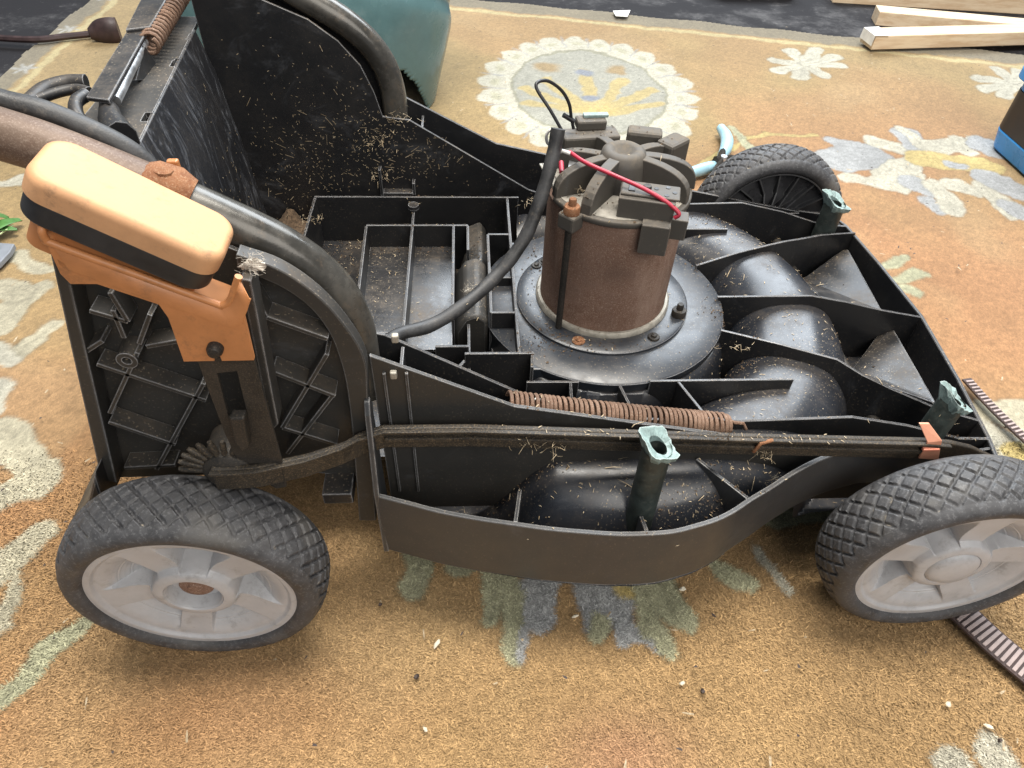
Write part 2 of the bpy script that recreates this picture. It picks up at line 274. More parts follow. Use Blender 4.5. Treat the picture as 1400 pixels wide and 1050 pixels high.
# carpet corner points; the far edge and the left edge run as the yellow border line shows
FAR_A, FAR_B = np.array([-.60, 1.385]), np.array([2.10, .735])
LEFT_A, LEFT_B = np.array([-.655, .3]), np.array([-.628, 1.39])
GOLD = np.array((.435, .305, .135)); RUST = np.array((.47, .245, .115)); TAN = np.array((.50, .315, .155)); CREAM = np.array((.60, .565, .45)); BLUE = np.array((.43, .435, .43))
GREEN = np.array((.47, .46, .30)); YEL = np.array((.58, .455, .185)); PALE = np.array((.55, .50, .36)); TAUPE = np.array((.29, .245, .165)); DBLUE = np.array((.20, .25, .36))
PAL = dict(c=CREAM, b=BLUE, g=GREEN, y=YEL, p=PALE, d=DBLUE, r=RUST, o=GOLD)
STROKES = [(0.9099, 0.8286, 0.9733, 0.8195, 0.01, 0.019, 'c'), (0.9099, 0.8286, 0.9254, 0.7735, 0.01, 0.019, 'c'), (0.9099, 0.8286, 0.8713, 0.761, 0.01, 0.019, 'c'), (0.9099, 0.8286, 0.8395, 0.7924, 0.01, 0.019, 'c'), (0.9099, 0.8286, 0.8487, 0.8455, 0.01, 0.019, 'c'), (0.9099, 0.8286, 0.8978, 0.8948, 0.01, 0.019, 'c'), (0.9099, 0.8286, 0.956, 0.9053, 0.01, 0.019, 'c'), (0.9099, 0.8286, 0.9832, 0.8662, 0.01, 0.019, 'c'), (1.3104, 0.7502, 1.3717, 0.7415, 0.01, 0.019, 'c'), (1.3104, 0.7502, 1.3155, 0.6983, 0.01, 0.019, 'c'), (1.3104, 0.7502, 1.2593, 0.6867, 0.01, 0.019, 'c'), (1.3104, 0.7502, 1.2336, 0.7164, 0.01, 0.019, 'c'), (1.3104, 0.7502, 1.2528, 0.7663, 0.01, 0.019, 'c'), (1.3104, 0.7502, 1.3109, 0.8126, 0.01, 0.019, 'c'), (1.3104, 0.7502, 1.3706, 0.8223, 0.01, 0.019, 'c'), (1.3104, 0.7502, 1.3903, 0.7855, 0.01, 0.019, 'c'), (0.8402, 0.492, 0.8766, 0.4534, 0.0162, 0.0405, 'b'), (0.8284, 0.4276, 0.8852, 0.4284, 0.0405, 0.0405, 'b'), (0.9125, 0.4933, 0.954, 0.4546, 0.0189, 0.0162, 'c'), (0.9846, 0.5219, 0.9795, 0.468, 0.0243, 0.027, 'b'), (0.9842, 0.5359, 0.9926, 0.4682, 0.0135, 0.0162, 'c'), (1.0123, 0.4685, 1.1059, 0.4967, 0.027, 0.0162, 'c'), (1.0725, 0.5097, 1.0648, 0.4563, 0.0108, 0.0189, 'c'), (1.1053, 0.4832, 1.1174, 0.4571, 0.027, 0.027, 'b'), (0.8234, 0.3678, 0.8563, 0.3454, 0.0203, 0.0162, 'c'), (0.8563, 0.3454, 0.9249, 0.4044, 0.0162, 0.027, 'c'), (0.9249, 0.4044, 0.9615, 0.4294, 0.027, 0.0189, 'c'), (0.8804, 0.3457, 0.921, 0.3689, 0.027, 0.027, 'c'), (0.9705, 0.4295, 1.0702, 0.4062, 0.0297, 0.0297, 'y'), (1.0104, 0.4128, 1.0283, 0.4032, 0.0135, 0.0135, 'b'), (0.9186, 0.3505, 0.9339, 0.3196, 0.0243, 0.0135, 'b'), (0.9529, 0.3463, 0.9445, 0.2814, 0.0162, 0.0216, 'c'), (0.9123, 0.3065, 0.922, 0.271, 0.0135, 0.0108, 'b'), (0.9894, 0.3467, 1.008, 0.3245, 0.0243, 0.0162, 'c'), (1.0321, 0.347, 1.0381, 0.2924, 0.0162, 0.0216, 'c'), (1.057, 0.3703, 1.0806, 0.3251, 0.027, 0.027, 'b'), (1.0322, 0.2923, 1.0265, 0.2512, 0.0162, 0.0108, 'c'), (1.044, 0.2819, 1.0473, 0.2573, 0.0189, 0.0189, 'b'), (0.6797, 0.4945, 0.7317, 0.5171, 0.007, 0.006, 'y'), (0.7317, 0.5171, 0.82, 0.5078, 0.006, 0.006, 'y'), (0.543, 0.3649, 0.6782, 0.4892, 0.006, 0.007, 'y'), (0.6723, 0.538, 0.6782, 0.4892, 0.009, 0.01, 'g'), (0.6782, 0.4892, 0.6911, 0.4257, 0.01, 0.014, 'g'), (0.7782, 0.132, 0.8133, 0.1455, 0.01, 0.012, 'g'), (0.7816, 0.1025, 0.819, 0.1088, 0.011, 0.012, 'g'), (0.7831, 0.0835, 0.7938, 0.068, 0.01, 0.01, 'g'), (0.751, -0.1687, 0.7713, -0.218, 0.03, 0.05, 'c'), (0.7842, -0.1378, 0.8196, -0.1492, 0.02, 0.03, 'p'), (0.7483, -0.2175, 0.7822, -0.1992, 0.014, 0.02, 'y'), (0.7431, -0.1984, 0.7521, -0.2175, 0.016, 0.02, 'p'), (0.1636, -0.3012, 0.1587, -0.3348, 0.016, 0.011, 'g'), (0.2056, -0.3097, 0.1896, -0.3164, 0.008, 0.008, 'g'), (0.2311, -0.3176, 0.2247, -0.3614, 0.016, 0.009, 'g'), (0.2464, -0.3321, 0.2414, -0.3929, 0.011, 0.009, 'g'), (0.2709, -0.3188, 0.2631, -0.3626, 0.018, 0.014, 'b'), (0.2522, -0.3718, 0.2473, -0.3931, 0.005, 0.005, 'b'), (0.3092, -0.3128, 0.3117, -0.3675, 0.02, 0.012, 'b'), (0.3277, -0.3205, 0.3372, -0.3809, 0.018, 0.01, 'b'), (0.3362, -0.3683, 0.3671, -0.3985, 0.01, 0.005, 'b'), (0.3152, -0.3643, 0.3125, -0.3751, 0.01, 0.008, 'g'), (0.3524, -0.3284, 0.3644, -0.3819, 0.016, 0.01, 'g'), (0.3644, -0.3819, 0.3709, -0.4004, 0.009, 0.007, 'g'), (0.3363, -0.3279, 0.3422, -0.3433, 0.008, 0.006, 'y'), (0.3718, -0.329, 0.3824, -0.3698, 0.018, 0.01, 'g'), (0.4748, -0.3028, 0.4865, -0.3395, 0.008, 0.007, 'c'), (0.4306, -0.3164, 0.4496, -0.3314, 0.012, 0.01, 'g'), (0.5285, -0.2563, 0.5821, -0.2492, 0.02, 0.018, 'g'), (0.4974, -0.2638, 0.5285, -0.2563, 0.014, 0.018, 'g'), (-0.2623, -0.1478, -0.2112, -0.195, 0.02, 0.02, 'p'), (-0.2391, -0.2443, -0.2007, -0.2125, 0.014, 0.02, 'p'), (-0.2022, -0.3114, -0.1744, -0.2616, 0.016, 0.014, 'p'), (-0.1727, -0.3515, -0.1811, -0.3052, 0.01, 0.006, 'p'), (-0.2828, -0.1177, -0.2943, -0.0751, 0.012, 0.01, 'c'), (-0.1457, -0.413, -0.127, -0.3802, 0.011, 0.01, 'g'), (-0.127, -0.3802, -0.1055, -0.3506, 0.01, 0.008, 'g'), (-0.3425, 0.0345, -0.3149, 0.0901, 0.03, 0.012, 'p'), (-0.2988, -0.0291, -0.2789, 0.0207, 0.014, 0.01, 'p'), (-0.3671, 0.0904, -0.335, 0.0758, 0.02, 0.012, 'p'), (-0.3759, 0.1515, -0.33, 0.1278, 0.016, 0.01, 'p'), (-0.474, 0.3334, -0.4416, 0.3547, 0.012, 0.02, 'c'), (-0.3279, -0.0167, -0.2976, -0.041, 0.012, 0.01, 'c'), (0.56, -0.4846, 0.5695, -0.4879, 0.01, 0.012, 'c'), (0.6019, -0.4802, 0.602, -0.4951, 0.016, 0.018, 'c')]
FL = []
for k in range(9):   # pale flowers in the border strips
    FL.append((.36 + .22 * k, 1.195 - .055 * k - .012))
for k in range(5): FL.append((-.632 + .008 * k, .35 + .2 * k))

def carpet_col(x, y):
    n = len(x); wx = x + (fbm(x, y, 60, 3) - .5) * .011 + (fbm(x + 3, y + 1, 24, 2) - .5) * .016; wy = y + (fbm(x - 2, y + 6, 24, 2) - .5) * .016 + (fbm(x + 9, y - 4, 60, 3) - .5) * .011
    f1 = fbm(x, y, 2.2, 4); f2 = fbm(x + 5, y + 3, 5, 4); f3 = fbm(x - 7, y, 26, 3)
    c = np.repeat(GOLD[None], n, 0)
    def mixin(m, col): 
        nonlocal c
        c = c * (1 - m[:, None]) + col[None] * m[:, None]
    ss = lambda a, lo, hi: np.clip((a - lo) / (hi - lo), 0, 1) ** 2 * (3 - 2 * np.clip((a - lo) / (hi - lo), 0, 1))
    mixin(ss(.45 - y, 0, .75) * .7, TAN)
    mixin(np.exp(-(((x - .95) / .30) ** 2 + ((y - .05) / .28) ** 2)) * .95, RUST)
    mixin(ss(f1 + .3 * (f2 - .5), .47, .66) * np.interp(y, [.35, .8], [.85, .30]), RUST)
    mixin(np.exp(-(((x + .10) / .16) ** 2 + ((y + .16) / .20) ** 2)) * .55, np.array((.36, .20, .085)))
    mixin(ss(f2, .55, .7) * .35, np.array((.52, .37, .19)))
    mixin(np.exp(-(((x - .02) / .10) ** 2 + ((y + .43) / .05) ** 2)) * .3, np.array((.42, .16, .085)))
    mixin(np.exp(-(((x - .32) / .05) ** 2 + ((y + .47) / .03) ** 2)) * .4, np.array((.50, .24, .17)))
    # round medallion
    e = np.hypot((wx - .437) / .205, (wy - .690) / .265); th = np.arctan2((wy - .69) / .265, (wx - .437) / .205)
    pet = .86 + .16 * np.abs(np.sin(th * 11)) ** .6
    mixin(ss(pet - e, -.01, .02), CREAM * 1.05)
    gap = ss(np.abs(np.sin(th * 11)), .22, .06) * ss(e, .74, .80) * ss(1.0 - e, -.02, .05); mixin(gap * .75, BLUE)
    eye = ss(.055 - np.hypot((e - .86), (((th * 11 / PI) % 1) - .5) * .17), 0, .03); mixin(eye * .55, np.array((.44, .42, .26)))
    mixin(ss(.70 - e, 0, .02), np.array((.43, .42, .35))); mixin(ss(.022 - np.abs(e - .70), 0, .012) * .8, np.array((.30, .29, .20)))
    ex, ey = (wx - .437), (wy - .66)
    for a, L in ((90, .16), (60, .15), (120, .15), (38, .15), (142, .15), (20, .13), (160, .13)):
        dx, dy = math.cos(math.radians(a)), math.sin(math.radians(a)) * 1.2; yy = ey + .08
        t_ = np.clip((ex * dx + yy * dy) / (dx * dx + dy * dy), .02, L); d = np.hypot(ex - dx * t_, yy - dy * t_); mixin(ss(.015 - d, 0, .006) * .85, YEL)
    for px_, py_ in ((0, -.01), (0, .105)): mixin(ss(.022 - np.hypot(ex - px_, ey - py_), 0, .012) * .8, DBLUE)
    for px_, py_ in ((-.07, .13), (.075, .12)): mixin(ss(.035 - np.hypot(ex - px_, ey - py_), 0, .02) * ss(f3, .45, .6) * .9, np.array((.40, .28, .13)))
    # strokes
    for x0, y0, x1, y1, r0, r1, k in STROKES:
        dx, dy = x1 - x0, y1 - y0; L2 = dx * dx + dy * dy + 1e-9
        t_ = np.clip(((wx - x0) * dx + (wy - y0) * dy) / L2, 0, 1); d = np.hypot(wx - x0 - dx * t_, wy - y0 - dy * t_); r = r0 + (r1 - r0) * t_
        m = ss(r - d, -.001, .003); 
        if m.max() <= 0: continue
        line = np.clip(1 - np.abs(d) / .0035, 0, 1)
        col = PAL[k][None] * (1 - .22 * (f3[:, None] - .5) * 2) * (1 - .18 * line[:, None])
        edge = ss(.0035 - np.abs(r - d), 0, .003) * .35
        c = c * (1 - m[:, None]) + col * m[:, None]; c *= (1 - (edge * .45)[:, None])
    # border
    for A, B, side in ((FAR_A, FAR_B, 1), (LEFT_A, LEFT_B, 1)):
        t_ = (B - A) / np.linalg.norm(B - A); nrm = np.array([-t_[1], t_[0]]); d = (wx - A[0]) * nrm[0] + (wy - A[1]) * nrm[1]
        off = .075 if A is FAR_A else .055
        mixin(ss(d, -off + .012, -off + .02), TAUPE); mixin(ss(.011 - np.abs(d + off), 0, .006), np.array((.60, .49, .25)))
    for fx_, fy_ in FL:
        a = np.arctan2(wy - fy_, wx - fx_); d = np.hypot(wx - fx_, (wy - fy_) * 1.1); mixin(ss(.030 * (.7 + .3 * np.cos(a * 6)) - d, 0, .008) * .8, np.array((.50, .49, .45)))
    c = c * (.90 + .22 * fbm(x, y, 140, 2))[:, None] * (.86 + .28 * fbm(x + 2, y + 8, 13, 4))[:, None]
    return np.clip(c, .01, .9)
def inside_carpet(x, y):
    o = np.ones(len(x), bool)
    for A, B in ((FAR_A, FAR_B), (LEFT_A, LEFT_B)):
        t_ = (B - A) / np.linalg.norm(B - A); nrm = np.array([-t_[1], t_[0]]); o &= ((x - A[0]) * nrm[0] + (y - A[1]) * nrm[1]) < .004 * np.sin(x * 40 + y * 33)
    return o
def carpet_z(x, y): return .0025 * (fbm(x, y, 9, 3) - .5) - .003
nx, ny = 820, 600
gx, gy = np.meshgrid(np.linspace(-.70, 2.0, nx), np.linspace(-.75, 1.40, ny), indexing='ij'); gx, gy = gx.ravel(), gy.ravel()
idx = np.arange(nx * ny).reshape(nx, ny); q = np.stack([idx[:-1, :-1], idx[1:, :-1], idx[1:, 1:], idx[:-1, 1:]], -1).reshape(-1, 4)
q = q[inside_carpet(gx[q].mean(1), gy[q].mean(1))]
me = bpy.data.meshes.new('carpet'); V = np.stack([gx, gy, carpet_z(gx, gy)], 1)
me.vertices.add(len(V)); me.vertices.foreach_set('co', V.ravel()); me.loops.add(q.size); me.loops.foreach_set('vertex_index', q.ravel().astype(np.int32))
me.polygons.add(len(q)); me.polygons.foreach_set('loop_start', np.arange(0, q.size, 4, dtype=np.int32)); me.update(calc_edges=True)
a = me.color_attributes.new('Col', 'FLOAT_COLOR', 'POINT'); cc = np.ones((len(V), 4), np.float32); cc[:, :3] = carpet_col(gx, gy) * .585 * rng.uniform(.88, 1.12, (len(V), 1)); a.data.foreach_set('color', cc.ravel())
carpet = tag(obj('carpet', me, M['carpet'], None, 180), 'worn gold and rust wool carpet with floral medallion and pale leaf pattern', 'carpet')
# the pile: short wool tufts, one sliver each, denser near the viewer
def tufts(n, x0, x1, y0, y1, L, Wd, EL):
    x = rng.uniform(x0, x1, n); y = rng.uniform(y0, y1, n); k = inside_carpet(x, y) & (rng.random(n) < np.clip((np.minimum.reduce([x - x0, x1 - x, (y1 - y) * 1.5])) / .16, 0, 1)); x, y = x[k], y[k]; n = len(x)
    a = rng.normal(-1.9, 1.1, n); el = np.clip(rng.normal(EL, .25, n), .12, 1.4); l = L * rng.uniform(.6, 1.35, n); z = carpet_z(x, y) - .0003
    d = np.stack([np.cos(a) * np.cos(el), np.sin(a) * np.cos(el), np.sin(el)], 1); s = np.stack([-np.sin(a), np.cos(a), np.zeros(n)], 1) * (Wd * rng.uniform(.6, 1.3, n) / 2)[:, None]
    b = np.stack([x, y, z], 1); tip = b + d * l[:, None]
    v = np.stack([b - s, b + s, tip + s * .45, tip - s * .45], 1).reshape(-1, 3)
    c = carpet_col(x, y) * (rng.uniform(.78, 1.12, (n, 1)) if EL > .6 else rng.uniform(.78, .92, (n, 1))); return v, np.repeat(c, 4, 0)
parts = [tufts(360000, -.36, .86, -.58, -.16, .0034, .0009, .66)]
v = np.concatenate([p[0] for p in parts]); c = np.concatenate([p[1] for p in parts]); n = len(v) // 4
me = bpy.data.meshes.new('pile'); me.vertices.add(len(v)); me.vertices.foreach_set('co', v.ravel().astype(np.float32)); me.loops.add(4 * n); me.loops.foreach_set('vertex_index', np.arange(4 * n, dtype=np.int32))
me.polygons.add(n); me.polygons.foreach_set('loop_start', np.arange(0, 4 * n, 4, dtype=np.int32)); me.update(calc_edges=True)
a = me.color_attributes.new('Col', 'FLOAT_COLOR', 'POINT'); cc = np.ones((len(v), 4), np.float32); cc[:, :3] = np.clip(c, .01, .95); a.data.foreach_set('color', cc.ravel())
tag(obj('pile', me, M['carpet'], carpet), kind='stuff')

# ------------------------------------------------------------------ the mower
MX, MY = .3348, -.1086                       # motor axis
MOW = empty('lawn_mower', (MX, MY, 0))
tag(MOW, 'dismantled black electric lawn mower with its rusty motor exposed, standing on the carpet', 'lawn mower')
def part(name, vf, mat, parent=None, smooth=None, bevel=0, segs=2, fix=True):
    o = mk(name, vf, mat, parent or MOW, smooth, bevel, segs, fix)
    if parent is None: o.matrix_parent_inverse = Matrix.Translation((-MX, -MY, 0))
    return o
mir = lambda y: 2 * MY - y
interp = lambda T, x: float(np.interp(x, [p[0] for p in T], [p[1] for p in T]))

# --- skirt outline (near side); the far side mirrors it
SK = [(.1415, -.330), (.165, -.338), (.187, -.3455), (.212, -.352), (.238, -.3575), (.263, -.3625), (.288, -.366), (.31, -.3685), (.331, -.369), (.350, -.368), (.367, -.364), (.382, -.3595), (.396, -.353), (.411, -.344), (.428, -.335), (.449, -.323), (.472, -.3125), (.496, -.306), (.53, -.303), (.575, -.302), (.615, -.299)]
def skirt(sgn, name):
    v = []; f = []; P_ = [Vector((p.x, p.y, 0)) for p in catmull([(x, y, 0) for x, y in SK], 4)]; n = len(P_)
    for i, p in enumerate(P_):
        T = (P_[min(i + 1, n - 1)] - P_[max(i - 1, 0)]).normalized(); nn = Vector((T.y, -T.x, 0))   # outwards (-y)
        zt = float(np.interp(p.x, [.14, .30, .40, .45, .50, .62], [.134, .136, .138, .142, .146, .128])); zb = float(np.interp(p.x, [.14, .30, .40, .46, .52, .62], [.062, .066, .068, .080, .100, .105]))
        if sgn > 0: zt = min(zt, float(np.interp(p.x, [.14, .40, .46, .62], [.134, .134, .112, .105]))); zb = min(zb, zt - .02)
        y = lambda q: q.y if sgn < 0 else mir(q.y)
        for off, zz in ((.0018, zt), (-.0018, zt), (-.003, zb), (.0012, zb)):
            q = p + nn * off; v.append((q.x, y(q), zz))
        o2 = p + nn * .003; v.append((o2.x, y(o2), zt - (zt - zb) * .35))
    for i in range(n - 1):
        a, b = 5 * i, 5 * i + 5
        for k, l in ((0, 1), (1, 2), (2, 3), (3, 4), (4, 0)): f.append((a + k, a + l, b + l, b + k))
    f += [(0, 1, 2, 3, 4), tuple(5 * n - 5 + k for k in (4, 3, 2, 1, 0))]
    return part(name, (v, f), M['skirt'], None, 35, .0006)
skirt(-1, 'skirt'); skirt(1, 'skirt')
# rear end of the near skirt: small upright flange
part('skirt_flange', prism([(-.3325, .060), (-.3325, .136), (-.326, .165), (-.3175, .205), (-.313, .214), (-.3085, .214), (-.3060, .205), (-.303, .06)], .1395, .1435, 'x'), M['skirt'], None, None, .0009)
part('skirt_flange', prism([(mir(a), b) for a, b in [(-.3325, .060), (-.3325, .136), (-.3175, .205), (-.3085, .214), (-.303, .06)]], .1395, .1435, 'x'), M['skirt'], None, None, .0009)

# --- deck shell: blade housing with its round tunnel
def H(x, y):
    r = np.hypot(x - MX, y - MY); fl_ = .060
    R0, hw = .189, .058
    u = np.clip((r - R0) / hw, -1, 1); base = np.where(r < R0, .082, fl_)
    ang = np.clip((x - .205) / .07, 0, 1); ang = ang * ang * (3 - 2 * ang)
    top = .1305 + .003 * np.sin(3 * np.arctan2(y - MY, x - MX))
    t_ = np.sqrt(np.clip(1 - np.abs(u) ** 2.5, 0, 1))
    z = base + (top - base) * t_ * ang
    z = np.where(r < .117, .12, z)
    d = np.clip((.136 - r) / .02, 0, 1); z = np.maximum(z, .06 + .065 * d * d * (3 - 2 * d))
    return z
xs = np.linspace(.145, .648, 190); rows = []
for x in xs:
    yn = interp(SK, x) + .001; yf = mir(yn); rows.append([(x, y) for y in np.linspace(yn, yf, 150)])
A_ = np.array(rows); Zz = H(A_[..., 0], A_[..., 1]); vv = np.dstack([A_, Zz]).reshape(-1, 3); ii = np.arange(190 * 150).reshape(190, 150)
ff = np.stack([ii[:-1, :-1], ii[1:, :-1], ii[1:, 1:], ii[:-1, 1:]], -1).reshape(-1, 4)
keep = vv[ff].mean(1); rr_ = np.hypot(keep[:, 0] - MX, keep[:, 1] - MY); ff = ff[(rr_ > .105) & ~((keep[:, 0] < .262) & (keep[:, 1] > -.27) & (keep[:, 1] < .052))]
part('blade_housing', (vv.tolist(), [tuple(int(k) for k in q_) for q_ in ff]), M['dome'], None, 50, fix=False)
part('rear_floor', box(.115, -.109, .098, .295, .318, .004), M['tray'])
part('front_floor', prism([(.50, -.29), (.645, -.29), (.655, -.11), (.645, .072), (.50, .072)], .0555, .0585, 'z'), M['deck'])

# --- long side walls: inner (A) and outer (B), near and far
A_top = [(.146, .236), (.152, .2345), (.275, .1575), (.31, .146), (.417, .1395), (.515, .1425), (.566, .131), (.62, .113), (.648, .112)]
A_rear = [(-.030, .347), (.030, .343), (.068, .327), (.092, .309), (.110, .287), (.120, .262), (.126, .238)]
polyA = [(-.030, .09)] + A_rear + A_top[1:] + [(.648, .058)]
polyAn = [(.1465, .09)] + A_top + [(.648, .058), (.26, .058)]
part('inner_side_wall', prism([(-.030, .09)] + A_rear + A_top[1:] + [(.648, .058), (.26, .058)], .0500, .0526, 'y'), M['tub'], None, None, .0007)
part('inner_side_wall', prism(polyAn, -.2708, -.2682, 'y'), M['wall'], None, None, .0007)
B_top = [(.1455, .2445), (.24, .1945), (.403, .1585), (.46, .140), (.60, .112)]
B_poly = B_top + [(.60, .075), (.1455, .075)]
part('outer_side_wall', prism(B_poly, -.3015, -.2985, 'y'), M['panel'], None, None, .0007)
part('outer_side_wall', prism(B_poly, mir(-.2985), mir(-.3015), 'y'), M['wall'], None, None, .0007)
for yy in (-.285, mir(-.285)):   # slotted joint plates between the walls
    part('joint_plate', box(.1635, yy, .165, .0022, .026, .12), M['wall'], None, None, .0004)
    part('joint_plate', box(.1475, yy, .15, .0025, .027, .09), M['wall'], None, None, .0004)
for q_ in [(0.1597, -0.3035, 0.2294), (0.1634, -0.3035, 0.2613)]: part('clip_stub', box(q_[0], -.3035, q_[2], .0045, .004, .006), M['alu'], None, None, .001)
part('clip_stub', box(.2595, -.2712, .1685, .005, .004, .006), M['white'], None, None, .001)
# vertical grooves on near outer wall
for xx in (.1535, .168): part('wall_rib', box(xx, -.3025, .165, .002, .0025, .13), M['panel'], None, None, .0004)

# --- front wall with rounded corners
FW = [(.600, mir(-.300), .113), (.628, .078, .112), (.6405, .070, .112), (.6475, .052, .112), (.655, -.02, .1125), (.6605, -.112, .1135), (.6535, -.200, .1135), (.6465, -.268, .112), (.6425, -.288, .112), (.634, -.298, .112), (.600, -.300, .113)]
part('front_wall', wall([(x, y, z, .045) for x, y, z in FW], .0036), M['wall'], None, 40, .0009)

# --- ribs across the deck; tops sag towards the front
def rib(pts, th=.0024, zb=.06, mat='deck'): part('rib', wall([(x, y, z, zb) for x, y, z in pts], th), M[mat], None, None, .0006)
rib([(.446, -.112, .1395), (.538, -.1125, .1405), (.575, -.113, .133), (.614, -.1135, .123), (.659, -.114, .114)])
rib([(.437, -.062, .1395), (.485, -.041, .140), (.523, -.027, .1400), (.545, -.016, .137), (.565, -.006, .133), (.60, .014, .125), (.650, .034, .1145)])
rib([(.437, -.160, .1395), (.485, -.180, .140), (.530, -.2005, .1400), (.548, -.216, .136), (.570, -.226, .130), (.613, -.239, .117), (.648, -.250, .1125)])
rib([(.360, -.2225, .1385), (.484, -.2225, .1385)]); rib([(.256, -.2225, .1390), (.300, -.2225, .1385)])
rib([(.300, .0055, .1385), (.488, .0055, .1380)])
rib([(.384, -.2225, .1378), (.400, -.2685, .139)]); rib([(.335, -.2245, .1345), (.342, -.2685, .139)]); rib([(.293, -.2225, .1378), (.289, -.2685, .145)])
rib([(.384, .0055, .137), (.400, .050, .138)]); rib([(.335, .0065, .1345), (.342, .050, .139)])
rib([(.602, -.286, .112), (.645, -.278, .110)]); rib([(.590, -.297, .112), (.640, -.2925, .108)])
rib([(.602, .060, .112), (.645, .058, .110)]); rib([(.52, .0526, .124), (.60, .079, .112)])
# bay ribs under the link
def bayrib(xa, ya, za, xb, yb, zb_): part('bay_rib', wall([(xa, ya, za, .06), (xb, yb, zb_, .06)], .0028), M['skirt'], None, None, .0006)
bayrib(.240, -.3560, .1345, .2455, -.3220, .126); bayrib(.3315, -.3675, .1355, .332, -.3250, .118); bayrib(.411, -.343, .137, .382, -.3030, .135)

# ramps at the front
for P_ in ([(0.5838, -0.1551, 0.082), (0.6336, -0.1039, 0.09), (0.6389, -0.1097, 0.097), (0.6178, -0.2308, 0.1145), (0.5854, -0.2073, 0.112)], [(0.5795, -0.0159, 0.086), (0.6394, 0.0271, 0.096), (0.6432, 0.0228, 0.1), (0.6209, -0.1075, 0.1165), (0.5735, -0.0696, 0.105)]):
    a, b, c_, d, e = [Vector(p) for p in P_]
    lo = [Vector((p.x, p.y, .058)) for p in (a, b, c_, d, e)]
    part('front_ramp', ([a, b, c_, d, e] + lo, [(0, 1, 2), (0, 2, 3), (0, 3, 4), (0, 5, 6, 1), (1, 6, 7, 2), (2, 7, 8, 3), (3, 8, 9, 4), (4, 9, 5, 0), (9, 8, 7, 6, 5)]), M['deck'], None, None, .002)

# --- central disc and square seat
part('motor_disc', lathe([(.0, .1352), (.080, .1356), (.1135, .1352), (.1150, .1340), (.1150, .130), (.1135, .126), (.1165, .090)], 96, Matrix.Translation((MX, MY, 0))), M['disc'], None, 40)
part('motor_seat', prism([(.2535, -.2035), (.335, -.2035), (.335, -.0150), (.2535, -.0150)], .085, .1345, 'z'), M['disc'], None, None, .001)

# --- rear trays
def tw(pts, zt, zb=.09): part('tray_wall', wall([(x, y, zt, zb) for x, y in pts], .0026), M['wall'], None, None, .0006)
tw([(.047, .040), (.2632, .040)], .155); tw([(.0475, .0385), (.046, -.20)], .154); tw([(.2510, .0385), (.2505, -.2035)], .1545)
tw([(.106, -.0125), (.2085, -.0125)], .154); tw([(.106, -.0140), (.1105, -.170)], .1535); tw([(.1525, .012), (.1525, -.172)], .1542); tw([(.194, -.0140), (.1945, -.150)], .1538); tw([(.2085, -.0125), (.2085, -.055)], .1535)
tw([(.2285, -.028), (.2497, -.028)], .1535); tw([(.2285, -.028), (.2285, -.150)], .1532); tw([(.2285, -.088), (.2497, -.088)], .145); tw([(.2285, -.150), (.2497, -.150)], .1535)
tw([(.1100, -.170), (.1525, -.172)], .150); tw([(.180, -.190), (.2085, -.190)], .150); tw([(.2085, -.150), (.2085, -.268)], .140)
tw([(.205, -.2055), (.2625, -.2055)], .1560); tw([(.2612, -.2070), (.2600, -.2215)], .1548); tw([(.165, -.268), (.205, -.2055)], .148)
part('tray_floor', box(.1505, -.092, .1265, .086, .157, .003), M['tray'])
part('tray_floor', box(.2395, -.118, .112, .020, .175, .003), M['tray'])
part('tray_floor', box(.232, -.24, .108, .05, .055, .003), M['tray'])
part('slide_block', prism([(.196, .1025), (.196, .130), (.205, .146), (.217, .150), (.226, .142), (.226, .1025)], -.150, -.062, 'y'), M['panel'], None, 40, .003)
part('slide_block', prism([(.20, .1025), (.205, .120), (.222, .128), (.228, .118), (.228, .1025)], -.060, .036, 'y'), M['panel'], None, 40, .003)
part('clip_bracket', join(box(.118, .047, .168, .003, .012, .034), box(.135, .046, .157, .032, .010, .003), box(.152, .047, .163, .003, .012, .014)), M['wall'], None, None, .0006)
part('pin', lathe([(0, .020), (.0055, .020), (.006, .016), (.004, .014), (.003, .0)], 16, Matrix.Translation((.1525, .016, .140))), M['wall'], None, 40)
# muck on the tub floor
mv = []; mf = []; gx_ = np.linspace(-.016, .044, 24); gy_ = np.linspace(-.26, .048, 70)
for x in gx_:
    for y in gy_: mv.append((x, y, .1015 + .030 * float(fbm(np.array([x]), np.array([y]), 45, 4)[0]) * (1.2 - abs(x - .014) * 18) + .004))
for i in range(23):
    for j in range(69): mf.append((i * 70 + j, i * 70 + 70 + j, i * 70 + 71 + j, i * 70 + j + 1))
part('muck', (mv, mf), M['muck'], None, 60)

